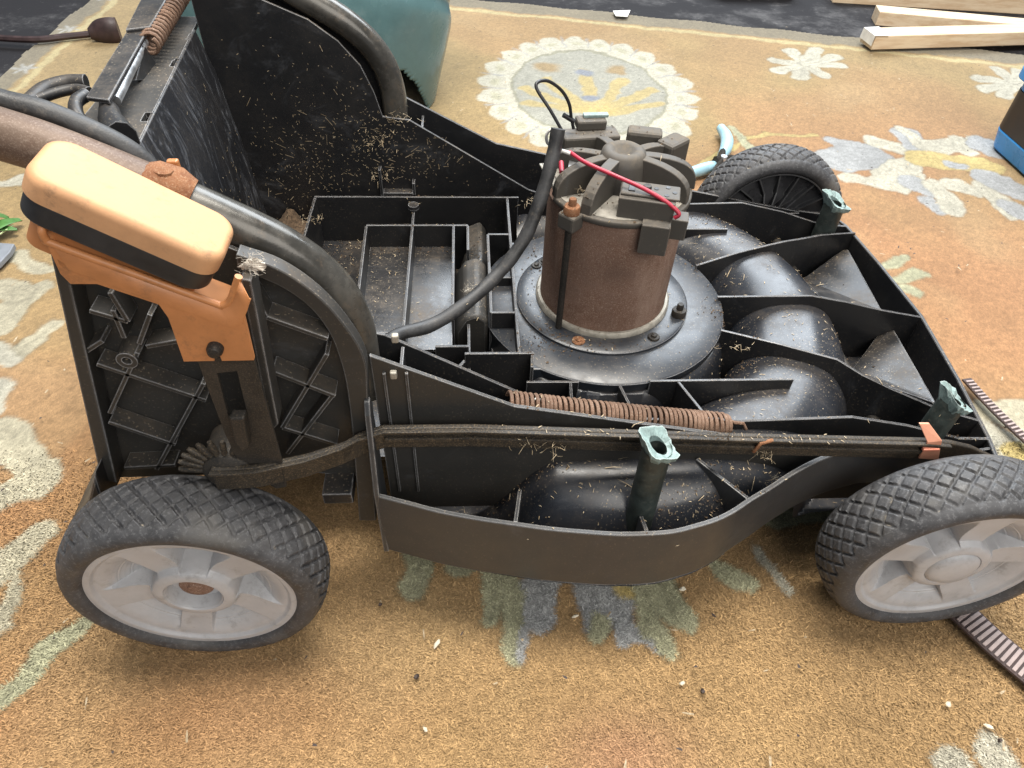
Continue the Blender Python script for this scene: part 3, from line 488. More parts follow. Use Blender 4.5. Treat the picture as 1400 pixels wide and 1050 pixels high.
# --- rear tub wall, shelf with square holes, rear skin
shx = lambda x, y: x - .085 * (y - .03)
rw = prism([(-.006, .095), (-.014, .20), (-.023, .28), (-.0315, .317), (-.0345, .317), (-.026, .28), (-.017, .20), (-.009, .095)], -.270, .0498, 'y'); rw = ([(shx(x, y), y, z) for x, y, z in rw[0]], rw[1])
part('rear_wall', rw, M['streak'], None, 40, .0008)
NX, NY = 26, 140; sv = []; sf = []
for i in range(NX + 1):
    for j in range(NY + 1): sv.append((-.0665 + (shx(-.0325, -.200 + .280 * j / NY) + .0665) * i / NX, -.200 + .280 * j / NY, .3175))
HOLES = [(-0.0216, -0.1253), (-0.0285, -0.0256), (-0.031, 0.0308)]
for i in range(NX):
    for j in range(NY):
        cy = -.200 + .280 * (j + .5) / NY; cx = -.0665 + (shx(-.0325, cy) + .0665) * (i + .5) / NX
        if any(abs(cx - hx) < .0032 and abs(cy - hy) < .0075 for hx, hy in HOLES): continue
        sf.append((i * (NY + 1) + j, (i + 1) * (NY + 1) + j, (i + 1) * (NY + 1) + j + 1, i * (NY + 1) + j + 1))
o = part('rear_shelf', (sv, sf), M['panel']); s_ = o.modifiers.new('s', 'SOLIDIFY'); s_.thickness = .004; s_.offset = -1
part('rear_skin', prism([(-.0640, .3135), (-.0665, .3135), (-.052, .20), (-.034, .10), (-.031, .10), (-.049, .20)], -.19, .07, 'y'), M['wall'], None, 40)

# --- near rear side panel with lattice, rim and edge strip
part('side_panel', prism([(-0.0104, 0.3435), (-0.0318, 0.2494), (-0.0547, 0.1213), (0.0204, 0.1225), (0.091, 0.123), (0.1221, 0.1175), (0.1213, 0.063), (0.1272, 0.0628), (0.1387, 0.192), (0.1417, 0.2395), (0.1329, 0.2705), (0.12, 0.2943), (0.1019, 0.3127), (0.0839, 0.3226), (0.0411, 0.348), (0.0068, 0.3641)], -.3005, -.2975, 'y'), M['panel'])
part('side_panel', prism([(-.03, .12), (-.03, .352), (.030, .346), (.068, .331), (.094, .312), (.113, .289), (.123, .262), (.128, .240), (.146, .2445), (.146, .085), (.12, .12)], mir(-.2975), mir(-.3005), 'y'), M['wall'])
sm = lambda L: [(p.x, p.y) for p in catmull([(a, b, 0) for a, b in L], 5)]
part('panel_rim', prism(sm([(0.0847, 0.329), (0.1051, 0.3193), (0.1228, 0.3014), (0.136, 0.2777), (0.1443, 0.2487), (0.1416, 0.2041), (0.1327, 0.0718)]) + sm([(0.1194, 0.0723), (0.129, 0.2043), (0.1283, 0.2564), (0.1213, 0.2846), (0.1084, 0.303), (0.0909, 0.3154), (0.0832, 0.3193)]), -.3110, -.3008, 'y'), M['panel'], None, 30, .0008)
part('panel_edge', prism([(0.0006, 0.3661), (-0.0243, 0.2642), (-0.0538, 0.1401), (-0.0443, 0.1354), (-0.016, 0.2641), (0.0058, 0.3621)], -.3165, -.3008, 'y'), M['panel'], None, None, .001)
LAT_ = [[(-0.0157, 0.2514), (0.04, 0.2179)], [(-0.028, 0.1987), (0.0078, 0.1744)], [(0.0115, 0.2607), (-0.024, 0.2073)], [(0.0426, 0.2339), (-0.0136, 0.1473)], [(0.0927, 0.2874), (0.125, 0.27)], [(0.0865, 0.2436), (0.1221, 0.2204)], [(0.1227, 0.2581), (0.0827, 0.1903)], [(0.0827, 0.1903), (0.1161, 0.1716)], [(0.1204, 0.2212), (0.0808, 0.1628)], [(-0.0209, 0.2599), (-0.0052, 0.2703)], [(0.009, 0.2934), (0.008, 0.2724)], [(0.0182, 0.2654), (0.0385, 0.2698)], [(-0.004, 0.293), (0.0144, 0.2847)], [(0.0144, 0.2847), (0.0119, 0.3059)], [(0.0283, 0.2901), (0.0148, 0.2677)], [(-0.0349, 0.1496), (0.001, 0.1519)], [(0.0853, 0.3156), (0.0927, 0.2874)]]
for a, b in LAT_:
    A2, B2 = Vector(a), Vector(b); d = (B2 - A2).normalized(); nn = Vector((-d.y, d.x)) * .0015
    part('lattice_rib', prism([tuple(A2 + nn), tuple(B2 + nn), tuple(B2 - nn), tuple(A2 - nn)], -.3145, -.3008, 'y'), M['panel'], None, None, .0005)
q_ = (0.0044, -0.314, 0.256)
part('screw_boss', lathe([(.0025, .011), (.0028, .0155), (.0062, .0155), (.0068, .0)], 20, mat_to((q_[0], -.3008, q_[2]), (0, -1, 0))), M['panel'], None, 40)
part('rear_foot', prism([(-0.044, 0.1652), (-0.052, 0.1212), (-0.0941, 0.0768), (-0.0992, 0.082), (-0.0612, 0.1322)], -.330, -.25, 'y'), M['wall'], None, None, .002)
part('foot_bracket', box(*(0.1096, -0.305, 0.1153), .022, .03, .012), M['wall'], None, None, .001)
part('upright_leg', prism([(0.1273, 0.1923), (0.1387, 0.192), (0.1288, 0.0552), (0.1181, 0.0557)], -.2970, -.270, 'y'), M['wall'], None, None, .001)

# --- handle tubes
TP = [(-0.0547, 0.3952), (-0.0229, 0.3832), (-0.0048, 0.376), (0.0164, 0.3656), (0.0482, 0.3486), (0.0752, 0.3332), (0.1001, 0.3171), (0.118, 0.3), (0.1302, 0.2795), (0.1361, 0.2557), (0.1368, 0.2266)]
TP = TP + [(TP[-1][0] + .001, TP[-1][1] - .03)]
path = catmull([(x, -.285, z) for x, z in TP], 8); cut = 4 * 8
part('handle_tube', sweep(path[cut:], .0125, 20), M['tube'], None, 60)
part('handle_tube', sweep(path[:cut + 1], .0130, 20), M['tuberust'], None, 60)
part('handle_tube', sweep([(p.x, mir(-.285), p.z) for p in path], .0125, 20), M['tube'], None, 60)
q_ = path[cut]
part('rusty_clamp', join(sweep([q_ + Vector((-.012, 0, .005)), q_ + Vector((-.004, 0, .004)), q_ + Vector((.004, 0, .001)), q_ + Vector((.010, 0, -.003))], lambda t_: .0125 + .003 * math.sin(t_ * PI), 14), lathe([(0, .006), (.005, .005), (.006, 0)], 10, mat_to(q_ + Vector((.002, -.002, .012)), (.2, 0, 1)))), M['rust2'], None, 50)
part('clamp_tab', box(q_.x + .004, q_.y + .010, q_.z + .012, .006, .004, .008), M['orange'], None, None, .001)
part('throttle_sleeve', sweep(catmull([(-0.0539, -0.262, 0.399), (-0.03, -0.262, 0.3896), (-0.0106, -0.262, 0.384), (0.011, -0.262, 0.3726), (0.0246, -0.262, 0.3627), (0.0326, -0.262, 0.3514)] + [(.040, -.268, .335)], 8), .0062, 12), M['cable'], None, 60)

# --- hinge bar over the shelf: channel, rod, spring, gussets
ch = [(-.050, -.138), (-.035, -.140), (-.053, .066), (-.0735, .065)]
part('hinge_channel', prism([(-0.0494, -0.1434), (-0.0326, -0.1475), (-0.0468, -0.0144), (-0.0617, -0.0216)], .3365, .340, 'z'), M['wall'], None, None, .001)
part('hinge_channel', prism([(-0.06, -0.027), (-0.043, -0.0198), (-0.0604, 0.1711), (-0.0879, 0.1689)], .3365, .343, 'z'), M['wall'], None, None, .001)
e0 = (-0.044, -0.1457, 0.333)
part('hinge_hook', sweep(catmull([Vector(e0) + Vector(d) for d in ((-.010, .012, .004), (-.012, .0, .004), (-.008, -.012, .001), (-.002, -.016, -.006), (.006, -.014, -.012))]), .0045, 10), M['wall'], None, 60)
part('hinge_rod', sweep([(-0.0368, -0.1318, 0.332), (-0.0506, -0.0237, 0.332)], .0040, 12), M['zinc'], None, 60)
sp = [(-0.0425, -0.0351, 0.334), (-0.0532, 0.1234, 0.334)]
part('hinge_spring', helix(sp[0], sp[1], .0072, 22, .0017, 6, 12), M['spring'], None, 60)
part('gusset', prism([(-0.0384, 0.3352), (-0.0149, 0.2986), (-0.0737, 0.3222)], -.048, -.044, 'x'), M['wall'], None, None, .0006)
part('end_bracket', sweep([(-0.0461, -0.1231, 0.327), (-0.0345, -0.1515, 0.327), (-0.0174, -0.1798, 0.327)], lambda t_: .007 + .006 * t_, 10, True, .8), M['wall'], None, 50)
part('hinge_arm', sweep(catmull([(-0.1066, -0.1134, 0.322), (-0.1044, -0.0908, 0.322), (-0.0942, -0.0788, 0.322), (-0.0798, -0.077, 0.322)]), .0058, 10), M['wall'], None, 60)
part('hinge_arm', sweep(catmull([(-0.1035, -0.1084, 0.322), (-0.093, -0.0956, 0.322), (-0.0824, -0.0902, 0.322), (-0.0712, -0.095, 0.322)]), .004, 10), M['wall'], None, 60)

# --- height lever: cap, band, core, cup plate
LC = Vector((.0525, -.337, .3680)); fi = math.radians(33.5)
ML = Matrix(((math.cos(fi), 0, math.sin(fi), LC.x), (0, 1, 0, LC.y), (-math.sin(fi), 0, math.cos(fi), LC.z), (0, 0, 0, 1)))
def rb(L, W_, z0, z1, r, n=6, top=.86, steps=6):
    """rounded slab with domed top, in the lever's own frame"""
    ring = []
    for cx, cy, a0 in ((1, 1, 0), (-1, 1, 90), (-1, -1, 180), (1, -1, 270)):
        for k in range(n + 1): a = math.radians(a0 + 90 * k / n); ring.append((cx, cy, math.cos(a), math.sin(a)))
    v = []; N = len(ring); lv_ = [(z0, 0)] + [(z0 + (z1 - z0) * (.62 + .38 * math.sin(PI / 2 * k / steps)), (1 - math.cos(PI / 2 * k / steps)) * (1 - top)) for k in range(steps + 1)]
    for z, ins in lv_:
        for cx, cy, ca, sa in ring:
            x = cx * (L / 2 - r) + r * ca; y = cy * (W_ / 2 - r) + r * sa; s = ins * W_ * .5
            v.append(Vector((x - math.copysign(min(s, abs(x)), x) * abs(ca) ** .4 if abs(ca) > .01 else x, y - math.copysign(min(s, abs(y)), y) * abs(sa) ** .4 if abs(sa) > .01 else y, z)))
    f = []
    for i in range(len(lv_) - 1):
        for k in range(N): f.append((i * N + k, i * N + (k + 1) % N, i * N + N + (k + 1) % N, i * N + N + k))
    f += [tuple(range(N - 1, -1, -1)), tuple(range(len(v) - N, len(v)))]
    return [ML @ p for p in v], f
lev = part('lever_grip', rb(.0850, .0370, .0005, .0128, .0105, 8, .80), M['cream'], None, 40)
part('grip_band', rb(.0838, .0358, -.0118, .0003, .012, 8, 1.0, 1), M['band'], lev, 40, .0006)
part('grip_core', rb(.0740, .0250, -.030, -.0120, .008, 6, 1.0, 1), M['orange'], lev, 40)
yc = -.3545
cup = [(-.0445, -.0135), (-.0445, -.0170), (.0320, -.0185), (.0370, -.0165), (.0400, -.0100), (.0418, -.0100), (.0395, -.0290), (.0330, -.0520)]
part('lever_plate', prism([(0.0191, 0.3715), (0.0193, 0.3653), (0.0864, 0.3282), (0.0911, 0.3314), (0.0948, 0.3391), (0.0992, 0.3444), (0.0963, 0.3215), (0.0945, 0.2909), (0.0776, 0.2906), (0.0774, 0.2976), (0.0748, 0.2976), (0.0738, 0.2907), (0.0577, 0.2904), (0.059, 0.3208), (0.0571, 0.3293), (0.0325, 0.342), (0.0203, 0.3421), (0.018, 0.3481)], -.3535, -.3505, 'y'), M['orange'], None, 30, .0010)
# trough: rounded lip along the plate, end walls and floor behind it
lip = [(0.0199, -0.353, 0.3725), (0.0194, -0.353, 0.3675), (0.0219, -0.353, 0.3644), (0.0506, -0.353, 0.3483), (0.0836, -0.353, 0.3299), (0.0875, -0.353, 0.3285), (0.0917, -0.353, 0.3313), (0.096, -0.353, 0.339), (0.0995, -0.353, 0.346)]
lip = [Vector(p) for p in lip]; lip = [lip[0] + Vector((.003, .022, .004)), lip[0] + Vector((.0005, .008, .002))] + lip
part('trough_lip', sweep(catmull(lip, 6), .0019, 10), M['orange'], None, 60)
tv = []
for i_, p in enumerate(lip): tv += [p, p + Vector((.002, .0, -.013)), p + Vector((.003 if i_ < len(lip) - 4 else 0, max(0., (-.322 if i_ < len(lip) - 4 else -.349) - p.y), -.016))]
part('trough', (tv, [q_ for i in range(len(lip) - 1) for q_ in ((3 * i, 3 * i + 3, 3 * i + 4, 3 * i + 1), (3 * i + 1, 3 * i + 4, 3 * i + 5, 3 * i + 2))]), M['orange'], None, 40).modifiers.new('s', 'SOLIDIFY').thickness = .0015
q_ = (0.0771, -0.352, 0.3007)
part('lever_screw', lathe([(0, .006), (.0030, .0055), (.0042, .003), (.0042, 0)], 16, mat_to((q_[0], -.3535, q_[2]), (0, -1, 0))), M['darksteel'], None, 40)
# steel lever arm with slot, hook, quadrant, rod
arm = [(0.0607, 0.2858), (0.0915, 0.2854), (0.0885, 0.1924), (0.0863, 0.1664), (0.0791, 0.1642), (0.0615, 0.1871), (0.0598, 0.2206)]
slot = [(0.0687, 0.2734), (0.0799, 0.2749), (0.0772, 0.239), (0.066, 0.2366)]
def holed(outer, hole, y0, y1):
    bm = bmesh.new(); 
    for L in (outer, hole):
        vs_ = [bm.verts.new((x, y0, z)) for x, z in L]
        for i in range(len(vs_)): bm.edges.new((vs_[i], vs_[(i + 1) % len(vs_)]))
    bmesh.ops.triangle_fill(bm, use_beauty=True, edges=bm.edges[:])
    g = bmesh.ops.extrude_face_region(bm, geom=bm.faces[:]); bmesh.ops.translate(bm, vec=(0, y1 - y0, 0), verts=[e for e in g['geom'] if isinstance(e, bmesh.types.BMVert)])
    bmesh.ops.recalc_face_normals(bm, faces=bm.faces[:]); me = bpy.data.meshes.new('arm'); bm.to_mesh(me); bm.free(); return me
o = obj('lever_arm', holed(arm, slot, -.3455, -.3430), M['darksteel'], MOW, None, .0005); o.matrix_parent_inverse = Matrix.Translation((-MX, -MY, 0))
hk = [(0.07, 0.2447), (0.0783, 0.2445), (0.0751, 0.2179), (0.0702, 0.2138), (0.0674, 0.2222)]
part('lever_hook', prism(hk, -.3535, -.3458, 'y'), M['darksteel'], None, None, .0012)
part('guide_rail', prism([(0.0921, 0.3301), (0.0974, 0.3287), (0.0887, 0.2158), (0.0827, 0.2088)], -.3335, -.319, 'y'), M['panel'], None, None, .001)
hub = (0.0533, -0.345, 0.1873)
part('axle_hub', lathe([(0, .012), (.012, .0115), (.0165, .008), (.018, 0), (.018, -.02)], 28, mat_to((hub[0], -.338, hub[2] - .004), (0, -1, 0))), M['darksteel'], None, 40)
for k in range(8):
    a = math.radians(68 + 15 * k); d = Vector((math.cos(a), 0, math.sin(a))); c0 = Vector((hub[0] - .002, -.343, hub[2] - .006))
    part('quadrant_tooth', sweep([c0 + d * .014, c0 + d * .028, c0 + d * .0305], lambda t_: .0021 if t_ < .9 else .0013, 8), M['linkbar'], None, 60)
def bar(path, w_, h, name, mat, bev=.0012):
    """flat bar in the xz plane following path (x, z), y given per point"""
    v = []; n = len(path)
    for i, (x, y, z) in enumerate(path):
        a, b = path[max(i - 1, 0)], path[min(i + 1, n - 1)]; T = Vector((b[0] - a[0], b[2] - a[2])).normalized(); nn = Vector((-T.y, T.x)) * h / 2
        v += [(x + nn.x, y - w_ / 2, z + nn.y), (x + nn.x, y + w_ / 2, z + nn.y), (x - nn.x, y + w_ / 2, z - nn.y), (x - nn.x, y - w_ / 2, z - nn.y)]
    f = [(0, 1, 2, 3), tuple(4 * n - 4 + k for k in (3, 2, 1, 0))]
    for i in range(n - 1):
        for k in range(4): f.append((4 * i + k, 4 * i + (k + 1) % 4, 4 * i + 4 + (k + 1) % 4, 4 * i + 4 + k))
    return part(name, (v, f), mat, None, None, bev)
LK = [(0.0448, -0.35, 0.1857), (0.0567, -0.35, 0.1853), (0.0731, -0.348, 0.1844), (0.1013, -0.338, 0.1815), (0.1235, -0.326, 0.179)] + [(.134, -.316, .1765), (.150, -.312, .179), (.21, -.312, .1785), (.397, -.312, .1645), (.545, -.312, .1555), (.565, -.312, .1525), (.582, -.312, .147), (.606, -.312, .134)]
lk = bar([(x, y, z - .0015) for x, y, z in LK], .0045, .0205, 'link_bar', M['linkbar'])
bar([(x, y - .0035, z - .001) for x, y, z in LK[6:-3]], .0030, .0042, 'link_groove', M['linkbar'], .0008)
bar([(x, y - .004, z + .0075) for x, y, z in LK[:-2]], .0035, .0024, 'link_flange', M['linkbar'], .0006)
c_ = [(0.5341, -0.3165, 0.1801), (0.5418, -0.3165, 0.1799), (0.5546, -0.3165, 0.1673), (0.5628, -0.3165, 0.1446), (0.5462, -0.3165, 0.1468), (0.5441, -0.3165, 0.1659)]
v_ = [Vector(p) for p in c_]; v_[0].y = v_[1].y = -.3105
part('orange_clip', ([*v_, *[p + Vector((0, .0016, 0)) for p in v_]], [(0, 1, 2, 5), (5, 2, 3, 4), (7, 6, 11, 8), (8, 11, 10, 9), (0, 6, 7, 1), (1, 7, 8, 2), (2, 8, 9, 3), (3, 9, 10, 4), (4, 10, 11, 5), (5, 11, 6, 0)]), simple('faded_red_clip', (.68, .31, .20), .45, 0, .1, 60, .1), None, None, .0004)
part('clip_lip', box(*(0.549, -0.3175, 0.1593), .0125, .003, .0026), simple('faded_red_lip', (.55, .20, .13), .5), None, None, .0006)
part('link_pin', sweep([(0.4154, -0.3165, 0.1592), (0.4172, -0.318, 0.1702), (0.4262, -0.316, 0.1708)], .0016, 8), M['rust2'], None, 60)
# long tension spring between the side walls
sa, sb = Vector((.236, -.2850, .1795)), Vector((.408, -.2850, .1510)); sd = (sb - sa); st = sd.normalized(); su = Vector((0, 1, 0)); sw = st.cross(su); sp_ = []; N_ = 46 * 14
for i in range(N_ + 1):
    t_ = i / N_; t2 = t_ + .006 * math.sin(t_ * 19) + .003 * math.sin(t_ * 47 + 1); R_ = .0092 * (1 - .30 * max(0, (t_ - .97) / .03)); a = 2 * PI * i / 14
    sp_.append(sa + sd * t2 + (su * math.cos(a) + sw * math.sin(a)) * R_ + Vector((0, 0, -.0012 * math.sin(t_ * PI))))
sp_ += [sb + Vector((.003, 0, .004)), sb + Vector((.010, 0, .003)), sb + Vector((.014, 0, -.004))]
part('tension_spring', sweep(sp_, .00145, 6), M['spring'], None, 60)

# --- broken posts
def post(base, top, r, lab):
    b, t_ = Vector(base), Vector(top); d = (t_ - b); o = part('post', join(sweep([b, t_], lambda s: r * (1.05 - .05 * s), 20, False), sweep([b + d * .02, t_ - d * .002], r * .62, 16, False)), M['post'], None, 50)
    random.seed(int(base[0] * 1e4)); zax = d.normalized(); Mx = mat_to(t_, zax, (1, .35, 0)); v = []; f = []; n = 28
    for lvl in (0, 1):
        for k in range(n):
            a = 2 * PI * k / n; sq = (1 / max(abs(math.cos(a)), abs(math.sin(a)))) ** 1.1
            ro = r * (1.12 * sq * (.97 + .13 * random.random())); h = .0050 + .0075 * math.sin(a - .9) + random.uniform(-.0008, .0008)
            if lvl == 0: v += [Mx @ Vector((ro * math.cos(a), ro * math.sin(a), h)), Mx @ Vector((r * .66 * math.cos(a), r * .66 * math.sin(a), h * .6 - .0005))]
            else: v += [Mx @ Vector((ro * .93 * math.cos(a), ro * .93 * math.sin(a), h - .004)), Mx @ Vector((r * .64 * math.cos(a), r * .64 * math.sin(a), -.012))]
    for k in range(n):
        a0, a1 = 2 * k, 2 * ((k + 1) % n); m = 2 * n
        f += [(a0, a1, a1 + 1, a0 + 1), (a0, m + a0, m + a1, a1), (a0 + 1, a1 + 1, m + a1 + 1, m + a0 + 1), (m + a0, m + a0 + 1, m + a1 + 1, m + a1)]
    part('torn_flange', (v, f), M['torn'], o, None, .0004); return o
p0, p1 = (0.3344, -0.34, 0.1449), (0.3342, -0.338, 0.192)
post((p0[0], -.340, p0[2] - .045), p1, .0100, '')
p0, p1 = (0.5953, -0.268, 0.1276), (0.6027, -0.258, 0.1468)
post((p0[0] - .004, -.268, p0[2] - .05), p1, .0105, '')
p0, p1 = (0.6162, 0.04, 0.1161), (0.6162, 0.04, 0.1483)
post((p0[0], .040, p0[2] - .05), p1, .0115, '')

# --- motor
motor = part('motor', lathe([(.0, .1405), (.0585, .1405), (.0585, .2505), (.057, .2515), (0, .2515)], 96, Matrix.Translation((MX, MY, 0))), M['rust'], None, 40)
T0 = Matrix.Translation((MX, MY, 0))
part('mount_ring', lathe([(.057, .1354), (.081, .1354), (.081, .1385), (.0795, .1395), (.066, .1398), (.057, .1398)], 96, T0), M['disc'], motor, 40)
part('alloy_rim', lathe([(.0588, .139), (.0628, .139), (.0628, .1425), (.0612, .1445), (.0588, .1445)], 96, T0), M['alu'], motor, 40)
def bolt(x, y, z, r, h, mat, name='bolt'): part(name, lathe([(0, h), (r * .8, h), (r, h * .9), (r, h * .55), (r * 1.9, h * .5), (r * 2.1, h * .35), (r * 2.1, 0)], 12, Matrix.Translation((x, y, z))), mat, motor, 40)
bolt(.402, -.139, .1395, .0032, .013, M['darksteel']); bolt(.373, -.170, .1395, .0026, .004, M['darksteel']); bolt(.276, -.063, .1395, .0024, .003, M['darksteel']); bolt(.283, -.057, .1395, .0024, .003, M['darksteel']); bolt(.305, -.174, .1395, .0028, .003, M['rust2'])
part('through_rod', sweep([(.2890, -.1555, .139), (.2890, -.1555, .250)], .0030, 10), M['darksteel'], motor, 60)
part('cap_ring', lathe([(.052, .2515), (.0598, .2515), (.0604, .2525), (.0604, .2555), (.0596, .2568), (.052, .2568)], 72, T0, math.radians(-160), math.radians(160)), M['cap'], motor, 40, .0006)
part('cap_plate', lathe([(0, .2572), (.0560, .2572), (.0560, .2535)], 64, T0), M['plate'], motor, 40)
part('hub', lathe([(0, .2815), (.005, .2820), (.0085, .2865), (.0135, .2880), (.0175, .2855), (.0195, .2780), (.0215, .2560)], 40, T0), M['cap'], motor, 50)
def fin(ang, r1=.0575, z1=.2855, th=.0082, bow=0.0):
    a = math.radians(ang); d = Vector((math.cos(a), math.sin(a), 0)); s = Vector((-d.y, d.x, 0)); o_ = Vector((MX, MY, 0)); pr = []
    for k in range(11):
        t_ = k / 10; r = .013 + (r1 - .013) * math.sin(t_ * PI / 2) ** .95; z = .2555 + (z1 - .2555) * (math.cos(t_ * PI / 2) ** .62); pr.append((r, z))
    pr = [(.010, z1)] + pr + [(.010, .2555)]; v = []
    for sg in (-1, 1):
        for r, z in pr: v.append(o_ + d * r + s * (sg * th / 2 + bow * (r / r1) ** 2) + Vector((0, 0, z)))
    n = len(pr); f = [tuple(range(n)), tuple(range(2 * n - 1, n - 1, -1))] + [(i, (i + 1) % n, n + (i + 1) % n, n + i) for i in range(n)]
    part('fin', (v, f), M['cap'], motor, None, .0009)
fin(-160, .0600, .284); fin(-126, .0590, .2855, .0095); fin(-30, .0590, .2845); fin(-3, .0625, .284, .0085); fin(38, .060, .282); fin(105, .058, .281); fin(150, .060, .279)
def mbox(name, cx, cy, cz, sx, sy, sz, rot, mat, bev=.0010):
    M_ = Matrix.Translation((cx, cy, cz)) @ Matrix.Rotation(math.radians(rot), 4, 'Z'); return part(name, box(0, 0, 0, sx, sy, sz, M_), mat, motor, None, bev)
mbox('brush_holder', .3480, -.1530, .2590, .043, .025, .030, -14, M['cap']); mbox('brush_holder', .3545, -.1690, .2460, .022, .016, .026, -14, M['cap']); mbox('brush_holder', .3730, -.1640, .2520, .014, .014, .018, -14, M['cap'])
mbox('holder_plate', .3500, -.1520, .2752, .045, .020, .0022, -14, M['cap']); mbox('holder_slot', .3360, -.1480, .2765, .0050, .013, .0012, -14, M['wire'], .0003)
for dx, dy in ((.010, -.006), (.017, -.002), (.004, .004), (.0135, .0055)): part('holder_hole', lathe([(0, .0003), (.0019, .0003), (.0019, 0)], 10, Matrix.Translation((.3505 + dx, -.1520 + dy - .003, .2764))), M['wire'], motor)
part('holder_rivet', lathe([(0, .0025), (.003, .002), (.0036, 0)], 12, Matrix.Translation((.3475, -.1495, .2764))), M['darksteel'], motor, 40)
mbox('brush_holder', .3840, -.0740, .2660, .026, .018, .026, 40, M['cap'], .003); mbox('brush_holder', .3150, -.0570, .2650, .050, .020, .022, 8, M['cap'], .002); mbox('brush_holder', .3620, -.0590, .2690, .030, .016, .022, -12, M['cap'], .003)
mbox('terminal_block', .3160, -.0480, .2800, .026, .014, .009, 6, M['cap'], .002); mbox('terminal_clip', .3200, -.0460, .2860, .022, .006, .003, 4, M['torn'], .0008)
mbox('terminal_plate', .2830, -.0870, .2560, .020, .026, .0016, 12, M['alu'], .0004); mbox('terminal_plate', .3010, -.0960, .2660, .016, .012, .002, -10, M['zinc'], .0004)
mbox('bolt_lug', .2905, -.1530, .2500, .016, .016, .014, 45, M['cap'], .002)
bolt(.2900, -.1540, .2570, .0032, .0125, M['rust2'], 'rusty_nut')
# wiring
part('red_wire', sweep(catmull([(0.2907, -0.1104, 0.285), (0.3004, -0.1305, 0.287), (0.3215, -0.1449, 0.284), (0.3427, -0.1572, 0.28), (0.3599, -0.1669, 0.274), (0.3689, -0.1725, 0.268), (0.3664, -0.1723, 0.264)]), .0017, 8), M['red'], motor, 60)
part('red_sleeve', sweep([(0.2855, -0.1121, 0.268), (0.2861, -0.099, 0.27)], .0022, 8), M['red'], motor, 60)
part('white_sleeve', sweep(catmull([(0.2788, -0.1, 0.2845), (0.2739, -0.1, 0.287), (0.2723, -0.1, 0.2932), (0.2749, -0.1, 0.2981), (0.2802, -0.1, 0.2969)]), .0013, 8), M['white'], motor, 60)
part('white_sleeve', sweep([(0.2842, -0.1101, 0.286), (0.2911, -0.1128, 0.285)], .0016, 8), M['white'], motor, 60)
part('wire_loop', sweep(catmull([(0.2849, -0.095, 0.2957), (0.2746, -0.092, 0.311), (0.264, -0.085, 0.3241), (0.2653, -0.08, 0.3277), (0.2742, -0.072, 0.3251), (0.2861, -0.066, 0.3151), (0.2937, -0.062, 0.3026), (0.2968, -0.06, 0.2904), (0.2997, -0.06, 0.2802)]), .0014, 8), M['wire'], motor, 60)
part('cable_lead', sweep([(0.2997, -0.06, 0.2866), (0.2899, -0.06, 0.2923)], .0022, 8), M['wire'], motor, 60)
part('power_cable', sweep(catmull([(0.2799, -0.11, 0.3042), (0.2776, -0.115, 0.2903), (0.2729, -0.124, 0.272), (0.2658, -0.134, 0.251), (0.2574, -0.143, 0.2314), (0.2472, -0.152, 0.2176), (0.2345, -0.162, 0.2059), (0.2187, -0.176, 0.1973), (0.1978, -0.194, 0.1909), (0.1771, -0.208, 0.1878), (0.1566, -0.222, 0.1927), (0.147, -0.238, 0.1968), (0.1399, -0.246, 0.1894)], 10), lambda t_: .0057 - .0004 * t_ + .00018 * math.sin(t_ * 60), 16), M['cable'], None, 60)

# --- wheels
def tyre_mesh():
    prof = [(.0700, .004), (.0706, .0005), (.0725, -.0022), (.076, -.0036), (.080, -.0034), (.0835, -.0016), (.0862, .0016)]
    N, S = 800, 46; crown = []
    for k in range(S + 1):
        s = k / S; y = .0030 + .037 * s; e = abs(2 * s - 1); r = .0907 - .0042 * e ** 3.2; crown.append((r, y, s))
    back = [(.0862, .0414), (.0835, .0446), (.080, .0464), (.076, .0466), (.0725, .0452), (.0700, .041)]
    v = []; f = []; W_ = len(prof) + len(crown) + len(back)
    for i in range(N):
        th = i / N; ca, sa = math.cos(2 * PI * th), math.sin(2 * PI * th)
        for r, y in prof: v.append((r * ca, y, r * sa))
        for r, y, s in crown:
            a = (th * 40 + s * 2.75) % 1; b = (th * 40 - s * 2.75) % 1
            g = min(min(a, 1 - a), min(b, 1 - b)); h = max(0., min(1., (g - .085) / .05)); h = h * h * (3 - 2 * h)
            rr_ = r - (.0017 + .0005 * math.sin(th * 25 + s * 9)) * (1 - h) * min(1, (1 - abs(2 * s - 1)) * 8 + .25); v.append((rr_ * ca, y, rr_ * sa))
        for r, y in back: v.append((r * ca, y, r * sa))
    for i in range(N):
        j = (i + 1) % N
        for k in range(W_ - 1): f.append((i * W_ + k, i * W_ + k + 1, j * W_ + k + 1, j * W_ + k))
    return pyd(v, f, 'tyre')
